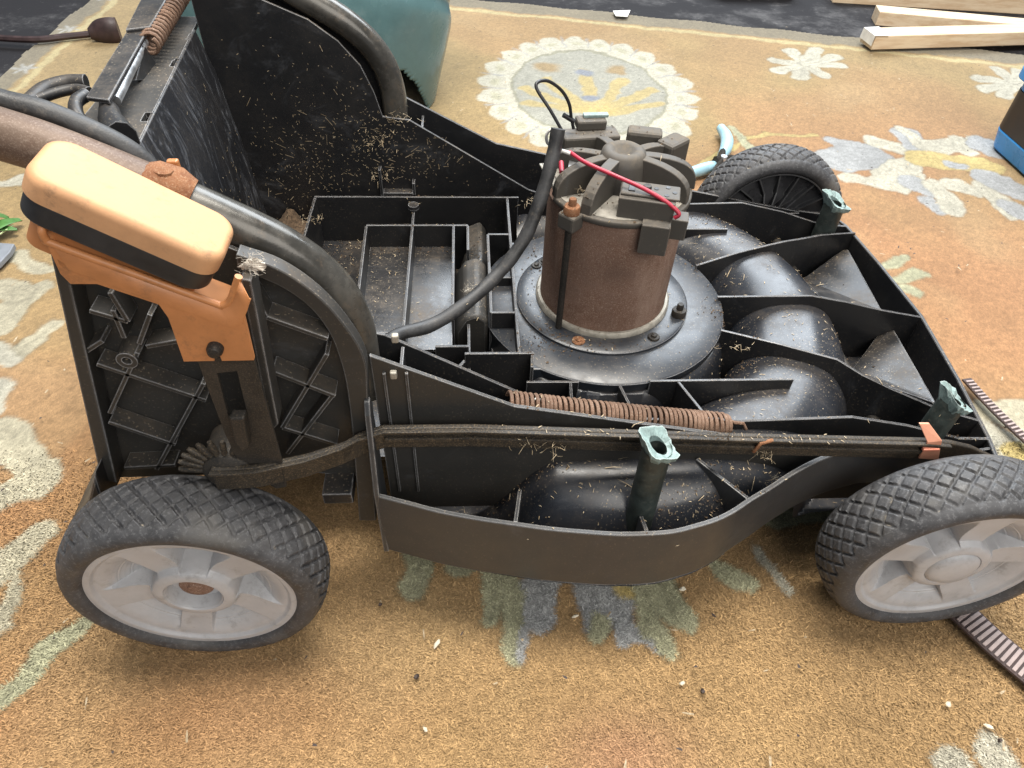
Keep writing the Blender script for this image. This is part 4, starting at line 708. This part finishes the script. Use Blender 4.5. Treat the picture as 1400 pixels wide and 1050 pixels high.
def rim_mesh(closed):
    rs = sorted(set([.0190, .0196, .0203, .0215, .0235, .0255, .0270, .0280, .0287, .0295, .0303, .0312] + [.0312 + (.064 - .0312) * k / 34 for k in range(35)] + [.0650, .0658, .0663, .0668, .0675, .0690, .0700, .0705])); N = 600; v = []; f = []
    ss = lambda a, lo, hi: (lambda t: t * t * (3 - 2 * t))(max(0., min(1., (a - lo) / (hi - lo))))
    for i in range(N):
        th = 2 * PI * i / N; d = ((th + PI / 5) % (2 * PI / 5)) - PI / 5
        for r in rs:
            spoke = .0035 + .0035 * ss(r, .064, .034)
            rec = .0035 + .0200 * ss(r, .0635, .030) + .00035 * math.sin(r * 2 * PI / .0017) * ss(r, .030, .036) * (1 - ss(r, .050, .056))
            half = .33 + .10 * ss(r, .03, .06); m = ss(half - abs(d), 0, .022)
            y = spoke * (1 - m) + rec * m
            y = y * (1 - ss(r, .0640, .0668)) + .0006 * ss(r, .0640, .0668)
            h = 1 - ss(r, .0275, .0308); y = y * (1 - h) + (.0010 + .0015 * ss(r, .023, .028)) * h
            if r < .0200: y += .0012
            v.append((r * math.cos(th), y, r * math.sin(th)))
    W_ = len(rs)
    for i in range(N):
        j = (i + 1) % N
        for k in range(W_ - 1): f.append((i * W_ + k, j * W_ + k, j * W_ + k + 1, i * W_ + k + 1))
    return pyd(v, f, 'rim')
TY, RIM = fixn(tyre_mesh()), rim_mesh(True)
RY = Matrix(((1, 0, 0, 0), (0, 0, 1, 0), (0, -1, 0, 0), (0, 0, 0, 1)))      # lathe axis z -> wheel axis y
def hub_back():
    parts_ = [lathe([(.012, .044), (.020, .044), (.022, .031), (.060, .032), (.0665, .034), (.0685, .0430), (.0700, .0430), (.0700, .038)], 64, RY)]
    for k in range(18):
        a = 2 * PI * k / 18; M_ = Matrix.Rotation(-a, 4, 'Y'); vv = []
        for t_ in (-.0008, .0008):
            for r, y in ((.021, .042), (.040, .034), (.067, .040), (.067, .026), (.021, .025)): vv.append(M_ @ Vector((r, y, t_ + .010 * math.sin((r - .021) * 50))))
        parts_.append((vv, [(0, 1, 2, 3, 4), (9, 8, 7, 6, 5)] + [(i, 5 + i, 5 + (i + 1) % 5, (i + 1) % 5) for i in range(5)]))
    return fixn(pyd(*join(*parts_), name='hub_back'))
HB = hub_back()
def wheel(loc, rotz, spin, capped, label=None):
    w_ = obj('wheel', TY, M['rubber'], MOW, 60); w_.matrix_parent_inverse = Matrix.Translation((-MX, -MY, 0)); w_.location = loc; w_.rotation_euler = (0, spin, rotz)
    if rotz: w_.rotation_euler = (0, 0, rotz)
    r_ = obj('rim', RIM, M['rim'], w_, 40); obj('hub_back', HB, M['rimdark'], w_, 30)
    if capped: mk('hub_cap', lathe([(0, -.0030), (.010, -.0026), (.0165, -.0014), (.0196, .0012), (.0200, .0030)], 40, RY @ Matrix.Scale(-1, 4, (0, 0, 1)) if False else Matrix(((1, 0, 0, 0), (0, 0, 1, 0), (0, 1, 0, 0), (0, 0, 0, 1)))), M['rim'], w_, 50)
    else:
        SW = Matrix(((1, 0, 0, 0), (0, 0, 1, 0), (0, 1, 0, 0), (0, 0, 0, 1)))
        mk('hub_socket', lathe([(.0198, .0015), (.0186, .0035), (.0178, .0120), (.0125, .0125), (.0125, .0100), (.0, .0100)], 40, SW), M['rim'], w_, 40)
        mk('axle_end', lathe([(0, .0060), (.0050, .0060), (.0060, .0075), (.0105, .0078), (.0118, .0090), (.0118, .013)], 32, SW), M['rust'], w_, 40)
    return w_
wheel((.0133, -.3831, .0895), 0, math.radians(-4), False)
wheel((.5707, -.3783, .0895), 0, math.radians(22), True)
wheel((.5707, .1265, .0895), PI, 0, True); wheel((.0133, .165, .0895), PI, 0, True)
part('axle', sweep([(.0133, -.33, .0895), (.0133, .11, .0895)], .006, 12), M['darksteel'], None, 60); part('axle', sweep([(.5707, -.33, .0895), (.5707, .08, .0895)], .006, 12), M['darksteel'], None, 60)
# lint caught by the lever and the cable
M['lint'] = simple('grey_lint', (.50, .46, .40), .9, 0, .3, 300, .8)
def lint(p, s, n, seed):
    random.seed(seed); v = []; f = []
    for i in range(n):
        a = Vector([random.gauss(0, s * .7) for _ in range(3)]); b = a + Vector([random.gauss(0, s * .6) for _ in range(3)]); c_ = b + Vector([random.gauss(0, s * .5) for _ in range(3)]); m = len(v); e = Vector((.00012, .00012, .00012))
        v.extend([a, a + e, b + e, b, c_ + e, c_]); f.extend([(m, m + 1, m + 2, m + 3), (m + 3, m + 2, m + 4, m + 5)])
    k = len(v); NA, NB = 14, 9
    for i in range(NA):
        for j in range(NB):
            a = 2 * PI * i / NA; b = PI * j / (NB - 1); r = s * (1.0 + .45 * math.sin(3 * a + 2 * b) + random.uniform(-.25, .25)); v.append(Vector((1.5 * r * math.sin(b) * math.cos(a), .7 * r * math.sin(b) * math.sin(a), .8 * r * math.cos(b))))
    for i in range(NA):
        for j in range(NB - 1): f.append((k + NB * i + j, k + NB * ((i + 1) % NA) + j, k + NB * ((i + 1) % NA) + j + 1, k + NB * i + j + 1))
    o = mk('lint', (v, f), M['lint'], None, fix=False); o.location = p; return o
tag(lint((0.0976, -0.325, 0.3324), .0035, 90, 3), 'tuft of pale lint caught beside the orange grip', 'lint')
tag(lint((0.2103, -0.1348, 0.165), .0030, 70, 4), 'tuft of pale lint stuck to the black power cable', 'lint')
tag(lint((0.1176, 0.0668, 0.16), .0045, 90, 5), 'ball of dry grass and lint on the tray clip by the far wall', 'lint')
random.seed(11)

# ------------------------------------------------------------------ background things
# teal hood standing behind the deck
def hood():
    NU, NV = 220, 130; v = []; f = []
    for i in range(NU + 1):
        a = -PI * .99 + 2 * PI * .99 * i / NU
        for j in range(NV + 1):
            t_ = j / NV; zz = .42 * t_; ex = 2.6
            s = max(0., 1 - (max(0, t_ - .15) / .85) ** 2.4) ** .5 * .92 + .08
            ca, sa = math.cos(a), math.sin(a)
            k = (abs(ca) ** ex + abs(sa) ** ex) ** (-1 / ex)
            band = .010 * math.exp(-((t_ + .20 * math.sin(a + .8) - .5) / .045) ** 2)
            bx = -.060 + (.212 + .11 * t_ - band) * k * ca * (s * .35 + .65); by = .672 + (.16 - band) * k * sa * s
            v.append((bx, by, zz - .003))
    hx, hz = .100, .0
    for i in range(NU):
        for j in range(NV):
            p = [v[i * (NV + 1) + j], v[(i + 1) * (NV + 1) + j], v[(i + 1) * (NV + 1) + j + 1], v[i * (NV + 1) + j + 1]]
            cx = sum(q_[0] for q_ in p) / 4; cy = sum(q_[1] for q_ in p) / 4; cz = sum(q_[2] for q_ in p) / 4
            if cy < .662 and -.03 < cx < .140 and cz < .094 * (1 - abs((cx - .045) / .096) ** 5) + .0025 * math.sin(cx * 310) + .0015 * math.sin(cx * 900): continue
            f.append((i * (NV + 1) + j, (i + 1) * (NV + 1) + j, (i + 1) * (NV + 1) + j + 1, i * (NV + 1) + j + 1))
    f.append(tuple(i * (NV + 1) + NV for i in range(NU + 1)))
    root = empty('mower_hood', (-.060, .672, 0))
    o = mk('shell', (v, f), M['hood'], root, 40); o.matrix_parent_inverse = Matrix.Translation((.060, -.672, 0)); s = o.modifiers.new('solid', 'SOLIDIFY'); s.thickness = .004; s.offset = -1
    return tag(root, 'glossy teal plastic hood with a broken dark opening, standing behind the deck', 'hood')
hood()

def at_origin(o, loc):
    """move an object's origin without moving its shape"""
    o.data.transform(Matrix.Translation(-Vector(loc))); o.location = loc; return o
def plank(a, b, w_, h, z0, label):
    a, b = Vector(a), Vector(b); d = (b - a); L = d.length; u = d.normalized(); s = Vector((-u.y, u.x, 0)); vv = []; 
    for t_ in (0, L):
        for q_ in (0, w_):
            for zz in (z0, z0 + h): vv.append(u * t_ + s * q_ + Vector((0, 0, zz)))
    o = mk('wood_batten', (vv, [(0, 1, 3, 2), (4, 6, 7, 5), (0, 4, 5, 1), (2, 3, 7, 6), (0, 2, 6, 4), (1, 5, 7, 3)]), M['pine'], None, None, .0015)
    o.location = (a.x, a.y, 0)
    return tag(o, label, 'batten', 'pale timber battens at the back')
plank((1.072, .892, 0), (1.80, .975, 0), .050, .028, .003, 'nearest pale pine batten with a white sticker on its end, lying on the carpet edge')
plank((1.165, 1.080, 0), (1.90, .915, 0), .050, .030, -.010, 'middle pine batten lying on the dark floor behind the stickered one')
plank((1.12, 1.235, 0), (1.95, 1.13, 0), .055, .040, -.010, 'farthest pine batten at the top edge of the picture')
lb = mk('paper_sticker', ([(1.0685, .890, .0325), (1.0645, .940, .0325), (1.100, .946, .0328), (1.100, .893, .0328), (1.0670, .888, .012), (1.0630, .940, .012)], [(0, 1, 2, 3), (0, 4, 5, 1)]), M['white'], None)
tag(at_origin(lb, (1.07, .92, .03)), 'crumpled white sticker on the end of the nearest batten', 'sticker')

# blue tub
root = empty('plastic_tub', (1.213, .415, 0))
def rbox(w_, d, z0, z1, r, n=8, taper=1.0, hollow=0):
    ring = []
    for cx, cy, a0 in ((1, 1, 0), (-1, 1, 90), (-1, -1, 180), (1, -1, 270)):
        for k in range(n + 1): a = math.radians(a0 + 90 * k / n); ring.append((cx * (w_ / 2 - r) + r * math.cos(a), cy * (d / 2 - r) + r * math.sin(a)))
    N = len(ring); vv = [(x * taper, y * taper, z0) for x, y in ring] + [(x, y, z1) for x, y in ring]; ff = [(i, (i + 1) % N, N + (i + 1) % N, N + i) for i in range(N)]
    if hollow:
        s = 1 - hollow; vv += [(x * s, y * s, z1) for x, y in ring] + [(x * s, y * s, z1 - .02) for x, y in ring]
        ff += [(N + i, N + (i + 1) % N, 2 * N + (i + 1) % N, 2 * N + i) for i in range(N)] + [(2 * N + i, 2 * N + (i + 1) % N, 3 * N + (i + 1) % N, 3 * N + i) for i in range(N)] + [tuple(range(3 * N, 4 * N)), tuple(range(N - 1, -1, -1))]
    else: ff += [tuple(range(N - 1, -1, -1)), tuple(range(N, 2 * N))]
    return vv, ff
M['blue'] = simple('blue_plastic', (.035, .235, .58), .32, 0, .1, 20, .05)
M['label'] = simple('dark_label', (.014, .012, .013), .4, 0, .2, 30, .05)
mk('base', rbox(.215, .15, .0, .034, .03, taper=.94), M['blue'], root, 40, .003)
mk('label_wrap', rbox(.214, .149, .0345, .098, .03, taper=1.0), M['label'], root, 40)
mk('body', rbox(.212, .147, .099, .114, .03), M['blue'], root, 40)
mk('lid', rbox(.232, .168, .1145, .131, .034, hollow=.09), M['blue'], root, 40, .002)
mk('print_line', box(-.045, -.0752, .052, .050, .0008, .0016), M['white'], root)
mk('print_panel', box(-.055, -.0752, .082, .016, .0008, .022), simple('grey_print', (.30, .28, .33), .5), root)
tag(root, 'blue plastic tub with black label on the carpet at the right edge', 'tub')

# pliers behind the far wheel
root = empty('pliers', (0.6126, 0.3841, 0.0))
pv = Vector(root.location)
M['paleblue'] = simple('pale_blue_grip', (.30, .50, .60), .45, 0, .12, 40, .1)
def rel(L, dz): return [Vector(p) - pv + Vector((0, 0, dz)) for p in L]
mk('handle', sweep(catmull(rel([(0.6414, 0.5045, 0.0), (0.6419, 0.4677, 0.0), (0.6313, 0.4322, 0.0), (0.6163, 0.4029, 0.0)], .012)), lambda t_: .0075 + .003 * math.sin(t_ * PI), 10), M['paleblue'], root, 40)
mk('handle', sweep(catmull(rel([(0.5447, 0.3515, 0.0), (0.5655, 0.3606, 0.0), (0.5871, 0.3722, 0.0), (0.6037, 0.3816, 0.0)], .010)), lambda t_: .0065 + .003 * math.sin(t_ * PI), 10), M['paleblue'], root, 40)
mk('jaw', sweep(catmull(rel([(0.5983, 0.3793, 0.0), (0.6132, 0.3864, 0.0), (0.6325, 0.3913, 0.0), (0.6434, 0.366, 0.0)], .012)), lambda t_: .014 * (1 - .55 * t_), 10, True, .5), M['darksteel'], root, 40)
mk('jaw', sweep(catmull(rel([(0.6176, 0.4077, 0.0), (0.6102, 0.384, 0.0), (0.5943, 0.3587, 0.0), (0.5834, 0.3386, 0.0)], .012)), lambda t_: .013 * (1 - .55 * t_), 10, True, .5), M['darksteel'], root, 40)
mk('pivot', lathe([(0, .006), (.005, .006), (.006, .004), (.006, -.004)], 16, Matrix.Translation((0, 0, .018))), M['zinc'], root, 40)
tag(root, 'open pliers with pale blue handles lying behind the far wheel', 'pliers')

# webbing straps (ribbed)
M['strap'] = simple('brown_webbing', (.055, .036, .034), .65, 0, .25, 60, .3)
M['strapl'] = simple('pale_webbing_rib', (.33, .265, .25), .6, 0, .15, 60, .3)
def strap(path, w_, label, pitch=.0048, rib=.62):
    P_ = catmull([Vector((*p, .008)) for p in path], 12); L = [0]
    for i in range(1, len(P_)): L.append(L[-1] + (P_[i] - P_[i - 1]).length)
    def at(s):
        for i in range(1, len(P_)):
            if L[i] >= s: break
        k = (s - L[i - 1]) / (L[i] - L[i - 1]); T = (P_[i] - P_[i - 1]).normalized(); return P_[i - 1].lerp(P_[i], k), T, Vector((-T.y, T.x, 0))
    v = []; f = []; n = int(L[-1] / .01)
    for i in range(n + 1):
        p, T, s = at(min(L[-1] * i / n, L[-1] - 1e-6))
        for e, zz in ((-1, -.0012), (1, -.0012), (1, .0010), (-1, .0010)): v.append(p + s * e * w_ / 2 + Vector((0, 0, zz)))
    for i in range(n):
        for k in range(4): f.append((4 * i + k, 4 * i + (k + 1) % 4, 4 * i + 4 + (k + 1) % 4, 4 * i + 4 + k))
    f += [(0, 1, 2, 3), (4 * n + 3, 4 * n + 2, 4 * n + 1, 4 * n)]
    o = mk('webbing_strap', (v, f), M['strap'], None); loc = (path[0][0], path[0][1], 0); at_origin(o, loc)
    base = None; s = pitch
    while s < L[-1] - pitch:
        p, T, sd = at(s); M_ = Matrix(((T.x, sd.x, 0, p.x - loc[0]), (T.y, sd.y, 0, p.y - loc[1]), (0, 0, 1, p.z), (0, 0, 0, 1)))
        if base is None:
            b = mk('rib', box(0, 0, .0016, pitch * rib, w_ * .86, .0016), M['strapl'], o, None, .0004); base = b
        else: b = base.copy(); C.objects.link(b)
        b.matrix_local = M_; s += pitch
    return tag(o, label, 'strap')
strap([(0.6065, -0.3465), (0.6216, -0.3727), (0.6363, -0.4012), (0.6559, -0.4316), (0.6731, -0.4616)], .026, 'brown ribbed webbing strap running out from under the front wheel')
strap([(0.7682, -0.0982), (0.7727, -0.13), (0.7798, -0.1621), (0.7915, -0.2042), (0.8044, -0.246)], .011, 'narrow dark ribbed strap on the carpet beyond the front corner of the deck', .0050, .45)

# power lead with plug, top left
M['brown'] = simple('brown_lead', (.040, .022, .022), .5, 0, .3, 60, .1)
L0 = [(-0.8008, 0.8926, 0.006), (-0.7087, 0.8734, 0.006), (-0.6374, 0.8688, 0.006), (-0.5884, 0.8866, 0.006), (-0.5411, 0.9045, 0.006)]
root = empty('power_lead', L0[-1])
rl = lambda L: [Vector(p) - Vector(L0[-1]) for p in L]
mk('lead', sweep(catmull(rl(L0)), .0065, 8), M['brown'], root, 40)
o = mk('plug', sweep(catmull(rl([(-0.5384, 0.8818, 0.014), (-0.5246, 0.8903, 0.014), (-0.5023, 0.8914, 0.014), (-0.4854, 0.8962, 0.014)]), 6), lambda t_: .010 + .018 * math.sin(min(1, t_ * 1.1) * PI * .62), 12, True, .6), M['brown'], root, 40)
tag(root, 'dark brown power lead with plug lying on the carpet border, top left', 'power lead')

# green leaf and grey bracket at the left edge
M['leaf'] = simple('green_leaf', (.075, .19, .045), .45, 0, .2, 60, .2)
M['leafrib'] = simple('leaf_rib', (.40, .46, .25), .5)
root = empty('leaf', (-0.4083, 0.1989, 0.004)); lv = Vector(root.location)
def blade(name, pts, width, mat, lift):
    P_ = catmull([Vector(p) - lv for p in pts], 6); v = []; f = []
    for i, p in enumerate(P_):
        T = (P_[min(i + 1, len(P_) - 1)] - P_[max(i - 1, 0)]).normalized(); s = Vector((-T.y, T.x, 0)).normalized(); w_ = width * (math.sin(PI * (.12 + .80 * i / (len(P_) - 1)))) ** .7; z = Vector((0, 0, lift * math.sin(PI * i / (len(P_) - 1))))
        v += [p + s * w_ + z + Vector((0, 0, .003)), p + z, p - s * w_ + z + Vector((0, 0, .003))]
    for i in range(len(P_) - 1): f += [(3 * i, 3 * i + 1, 3 * i + 4, 3 * i + 3), (3 * i + 1, 3 * i + 2, 3 * i + 5, 3 * i + 4)]
    o = mk(name, (v, f), mat, root, 60); s = o.modifiers.new('s', 'SOLIDIFY'); s.thickness = .0006; return o
blade('blade', [(-0.4304, 0.1771, 0.005), (-0.4178, 0.1939, 0.005), (-0.4066, 0.2112, 0.005), (-0.3956, 0.2254, 0.005)], .010, M['leaf'], .006)
blade('blade', [(-0.4335, 0.1838, 0.005), (-0.4258, 0.2077, 0.005), (-0.4207, 0.2218, 0.005), (-0.4124, 0.229, 0.005)], .009, M['leaf'], .010)
blade('blade', [(-0.432, 0.1905, 0.005), (-0.4165, 0.1974, 0.005), (-0.4032, 0.1991, 0.005), (-0.3909, 0.2008, 0.005)], .006, M['leaf'], .003)
mk('stalk', sweep([Vector(p) - lv for p in [(-0.4163, 0.1694, 0.008), (-0.4069, 0.1894, 0.008), (-0.3991, 0.2102, 0.008)]], .0012, 6), M['leafrib'], root)
tag(root, 'small torn green leaf on the carpet at the left edge', 'leaf')
o = mk('plastic_bracket', join(prism([(-0.427, 0.1727), (-0.3784, 0.1661), (-0.3762, 0.1482), (-0.3789, 0.1216), (-0.3979, 0.1096)], .002, .009, 'z'), prism([(-0.4173, 0.1596), (-0.3913, 0.1579), (-0.3889, 0.1403), (-0.4028, 0.1279)], .004, .0105, 'z')), simple('grey_plastic', (.20, .215, .24), .4, 0, .1, 40, .05), None, None, .001)
tag(at_origin(o, (-0.3976, 0.1596, 0.0)), 'small grey plastic bracket beside the leaf at the left edge', 'bracket')
# dark tray at the top edge, slip of paper
o = mk('tool_case', box(.93, 1.33, .02, .20, .16, .06), M['wire'], None, None, .01)
tag(at_origin(o, (.93, 1.33, -.01)), 'black case on the dark floor at the top edge', 'case')
o = mk('paper_slip', prism([(0.5455, 1.1003), (0.5875, 1.1074), (0.5734, 1.0635), (0.5472, 1.0668)], .004, .005, 'z'), M['white'], None)
tag(at_origin(o, (0.5642, 1.0881, 0.004)), 'small white paper slip on the far carpet border', 'paper')

# ------------------------------------------------------------------ chips and crumbs on the carpet
M['chip'] = simple('pale_chip', (.66, .60, .47), .7, 0, .15, 200, .2)
M['seed'] = simple('dark_seed', (.055, .04, .035), .7, 0, .3, 200, .2)
def chip(loc, L, W_, ang, mat, label, cat='wood chip', name='wood_chip', h=.0011):
    v = []; k = 7; K_ = .62 if mat is M['seed'] else .85; h = h * K_
    for zz, s in ((0, 1), (h, .6)):
        for i in range(k): a = 2 * PI * i / k; v.append((L * K_ * s * math.cos(a) * (.55 + .6 * random.random()), W_ * K_ * s * math.sin(a) * (.55 + .6 * random.random()), zz))
    f = [tuple(range(k - 1, -1, -1)), tuple(range(k, 2 * k))] + [(i, (i + 1) % k, k + (i + 1) % k, k + i) for i in range(k)]
    o = mk(name, (v, f), mat, None); o.location = (loc[0], loc[1], .0025); o.rotation_euler = (.15, -.2, ang); return tag(o, label, cat)
chip((0.18, -0.3831, 0.003), .0062, .0024, .9, M['chip'], 'pale pointed wood chip on the carpet below the skirt, left of centre')
chip((0.2947, -0.3632, 0.003), .0042, .0016, .1, M['chip'], 'small yellowish chip beside the blue petals below the skirt')
chip((0.3905, -0.3416, 0.003), .0042, .0036, .4, M['chip'], 'rounded white chip near the skirt, right of the green petals')
chip((0.173, -0.4479, 0.003), .0040, .0018, -1.1, M['chip'], 'narrow white chip near the bottom edge')
chip((0.5766, -0.445, 0.003), .0036, .0026, .7, M['chip'], 'pale chip on the carpet below the ribbed strap')
chip((0.6005, -0.4621, 0.003), .0046, .0026, -.8, M['chip'], 'pale chip near the bottom right corner')
chip((0.3722, -0.4214, 0.003), .0030, .0020, .3, M['chip'], 'tiny cream chip right of the tip of the petals')
chip((0.4112, -0.3664, 0.003), .0060, .0020, -1.0, M['seed'], 'dark twig piece lying right of the petals below the skirt', 'twig', 'twig_piece')
chip((0.3869, -0.4281, 0.003), .0045, .0035, .5, M['seed'], 'dark crumb of soil below the twig piece', 'crumb', 'soil_crumb', .004)
chip((0.1322, -0.3476, 0.003), .0034, .0026, .2, M['seed'], 'dark crumb on the carpet between rear wheel and skirt', 'crumb', 'soil_crumb', .004)
chip((0.1648, -0.4089, 0.003), .0042, .0034, .6, M['seed'], 'brown crumb below the pale pointed chip', 'crumb', 'soil_crumb', .004)
chip((0.6031, -0.4721, 0.003), .0038, .0028, .6, M['seed'], 'grey crumb in the bottom right corner', 'crumb', 'soil_crumb', .004)
# all the tiny bits: one object
v = []; f = []
def sliver(p, L, W_, ang, el, curl=0., z=0):
    d = Vector((math.cos(ang) * math.cos(el), math.sin(ang) * math.cos(el), math.sin(el))); s = Vector((-math.sin(ang), math.cos(ang), 0)) * W_ / 2; u = Vector((0, 0, 1)); n = len(v)
    p = Vector(p); m = p + d * L * .5 + u * curl * L + s * curl * 3; e = p + d * L
    v.extend([p - s, p + s, m + s, m - s, e + s * .4, e - s * .4]); f.extend([(n, n + 1, n + 2, n + 3), (n + 3, n + 2, n + 4, n + 5)])
for i in range(520):
    x = random.uniform(-.6, 1.4); y = random.uniform(-.5, 1.05)
    if -.05 < x < .66 and -.34 < y < .1: continue
    sliver((x, y, .0035), random.uniform(.002, .010), random.uniform(.0006, .0022), random.uniform(0, 6.28), .05, .02)
o = mk('carpet_litter', (v, f), M['straw'], None, fix=False); tag(o, 'tiny bits of straw and chips scattered over the carpet', 'litter', kind='stuff')
v = []; f = []
for i in range(420):
    x = random.uniform(-.6, 1.4); y = random.uniform(-.5, 1.05)
    if -.05 < x < .66 and -.34 < y < .1: continue
    sliver((x, y, .0035), random.uniform(.0015, .005), random.uniform(.001, .0025), random.uniform(0, 6.28), .1, .05)
o = mk('soil_litter', (v, f), M['seed'], None, fix=False); tag(o, 'tiny dark soil crumbs scattered over the carpet', 'litter', kind='stuff')

# ------------------------------------------------------------------ dry clippings on the deck (dropped on to what lies below)
bpy.context.view_layer.update(); dg = bpy.context.evaluated_depsgraph_get()
def drop(x, y, z=.5):
    ok, loc, nor, i, ob, m = scene.ray_cast(dg, (x, y, z), (0, 0, -1))
    return (loc, nor, ob) if ok and ob.name not in ('carpet', 'pile', 'floor') else None
v = []; f = []
SPOTS = [(.16, .035, .05, .02, 140), (.20, .02, .06, .03, 70), (.05, -.02, .03, .05, 150), (.10, -.05, .04, .05, 130), (.25, -.10, .02, .08, 60), (.30, -.16, .05, .02, 90), (.28, -.31, .03, .012, 90), (.44, -.15, .03, .05, 110), (.46, -.05, .03, .03, 70),
         (.50, -.11, .06, .10, 160), (.50, .02, .06, .03, 120), (.56, -.15, .04, .06, 90), (.55, .02, .04, .02, 60), (.61, -.28, .02, .01, 60), (.36, -.33, .05, .02, 130), (.44, -.315, .03, .012, 110), (.33, -.11, .05, .05, 60), (.33, -.10, .17, .13, 300), (.54, -.265, .05, .01, 50), (.26, -.29, .03, .008, 60)]
for cx, cy, sx, sy, n_ in SPOTS:
    for i in range(int(n_ * .7)):
        h = drop(random.gauss(cx, sx), random.gauss(cy, sy))
        if not h or (h[0].z > .20 and random.random() < .85) or h[2].name.startswith(('motor', 'red', 'torn', 'wheel', 'lever', 'grip', 'handle')): continue
        big = random.random() < .05
        L = random.uniform(.006, .013) if big else random.uniform(.0010, .0036)
        a = random.uniform(0, 6.28); d = Vector((math.cos(a), math.sin(a), 0)); el = -math.asin(max(-.95, min(.95, d.dot(h[1])))) if h[1].z > .2 else random.uniform(-.5, .5)
        sliver(h[0] + h[1] * .0005, L, random.uniform(.0004, .0008), a, el + random.uniform(0, .2), random.uniform(-.02, .1))
# matted strands
for p_, sp_, n_ in (((0.2497, -0.315, 0.1717), .006, 46), ((0.2694, -0.318, 0.1692), .006, 34), ((0.4246, -0.318, 0.154), .004, 34), ((0.4425, -0.318, 0.1266), .003, 22), ((0.1417, 0.048, 0.2385), .006, 34), ((0.1182, 0.045, 0.2169), .009, 60), ((0.118, 0.044, 0.1771), .006, 40), ((0.0479, 0.0033, 0.15), .006, 40), ((0.6069, -0.2496, 0.11), .006, 40), ((0.2707, 0.0232, 0.16), .004, 20), ((0.4477, -0.1797, 0.14), .006, 20), ((0.3036, -0.1277, 0.26), .004, 30)):
    for i in range(int(n_ * .7)):
        sliver(Vector(p_) + Vector([random.gauss(0, sp_), random.gauss(0, sp_ * .4), random.gauss(0, sp_ * .6)]), random.uniform(.002, .010), random.uniform(.00025, .0005), random.uniform(0, 6.28), random.uniform(-.9, .9), random.uniform(-.2, .2))
# bits clinging to the far inner wall and the rear wall
for cx, cz, sx, sz, n_ in ((.10, .21, .05, .028, 260), (.125, .22, .018, .022, 160), (.03, .17, .03, .04, 260), (.17, .19, .04, .02, 150), (.06, .24, .06, .06, 160)):
    for i in range(n_):
        x, z = random.gauss(cx, sx), random.gauss(cz, sz)
        ok, loc, nor, k_, ob, m_ = scene.ray_cast(dg, (x, -.02, z), (0, 1, 0))
        if not ok or not ob.name.startswith('inner_side_wall'): continue
        a = random.uniform(0, 6.28); L = random.uniform(.005, .011) if random.random() < .05 else random.uniform(.0006, .0024); d = Vector((math.cos(a), -.1, math.sin(a))); s_ = Vector((-math.sin(a), 0, math.cos(a))) * random.uniform(.00015, .0003); n = len(v); p = loc + Vector((0, -.0006, 0))
        v.extend([p - s_, p + s_, p + d * L + s_, p + d * L - s_]); f.append((n, n + 1, n + 2, n + 3))
for i in range(120):
    y, z = random.gauss(-.02, .05), random.gauss(.19, .05)
    ok, loc, nor, k_, ob, m_ = scene.ray_cast(dg, (.03, y, z), (-1, 0, 0))
    if not ok or not ob.name.startswith('rear_wall'): continue
    a = random.uniform(0, 6.28); L = random.uniform(.001, .004); d = Vector((.1, math.cos(a), math.sin(a))); s_ = Vector((0, -math.sin(a), math.cos(a))) * .0003; n = len(v); p = loc + Vector((.0006, 0, 0))
    v.extend([p - s_, p + s_, p + d * L + s_, p + d * L - s_]); f.append((n, n + 1, n + 2, n + 3))
o = mk('grass_clippings', (v, f), M['straw'], None, fix=False); tag(o, 'dry grass clippings scattered over the black deck', 'clippings', kind='stuff')
# brown soil and chaff packed in the corners: one object
v = []; f = []
CORN = [(.447, -.128, .010, .008, 120), (.450, -.060, .012, .010, 100), (.455, -.178, .010, .008, 90), (.285, -.165, .016, .010, 160), (.275, -.080, .006, .05, 120), (.31, -.180, .03, .006, 120), (.255, -.21, .008, .010, 60), (.617, -.268, .012, .006, 110), (.345, -.340, .010, .012, 160), (.392, -.325, .008, .012, 110), (.415, -.335, .010, .006, 80),
        (.215, -.02, .012, .02, 120), (.14, .030, .05, .005, 140), (.075, .02, .012, .015, 110), (.115, -.020, .02, .004, 70), (.165, -.020, .02, .004, 70), (.53, .035, .05, .005, 160), (.49, .03, .05, .008, 110), (.575, -.135, .015, .02, 90), (.57, -.02, .012, .012, 90), (.25, -.305, .02, .003, 90), (.50, -.262, .06, .003, 110), (.335, -.07, .03, .02, 120), (.34, -.11, .008, .008, 60), (.31, -.13, .012, .012, 60), (.23, -.19, .02, .01, 60)]
for cx, cy, sx, sy, n_ in CORN:
    for i in range(n_):
        h = drop(random.gauss(cx, sx), random.gauss(cy, sy), .28)
        if not h or h[2].name.startswith(('red', 'torn', 'wheel', 'lever', 'power', 'tension')): continue
        p = h[0]; r = random.uniform(.0004, .0016); k = len(v)
        for j in range(4): v.append(p + Vector((random.uniform(-r, r), random.uniform(-r, r), random.uniform(-.0002, r))))
        f.extend([(k, k + 1, k + 2), (k, k + 2, k + 3), (k, k + 3, k + 1), (k + 1, k + 3, k + 2)])
o = mk('packed_soil', (v, f), M['muck'], None, fix=False); tag(o, 'brown soil and chaff packed into the corners of the deck', 'soil', kind='stuff')
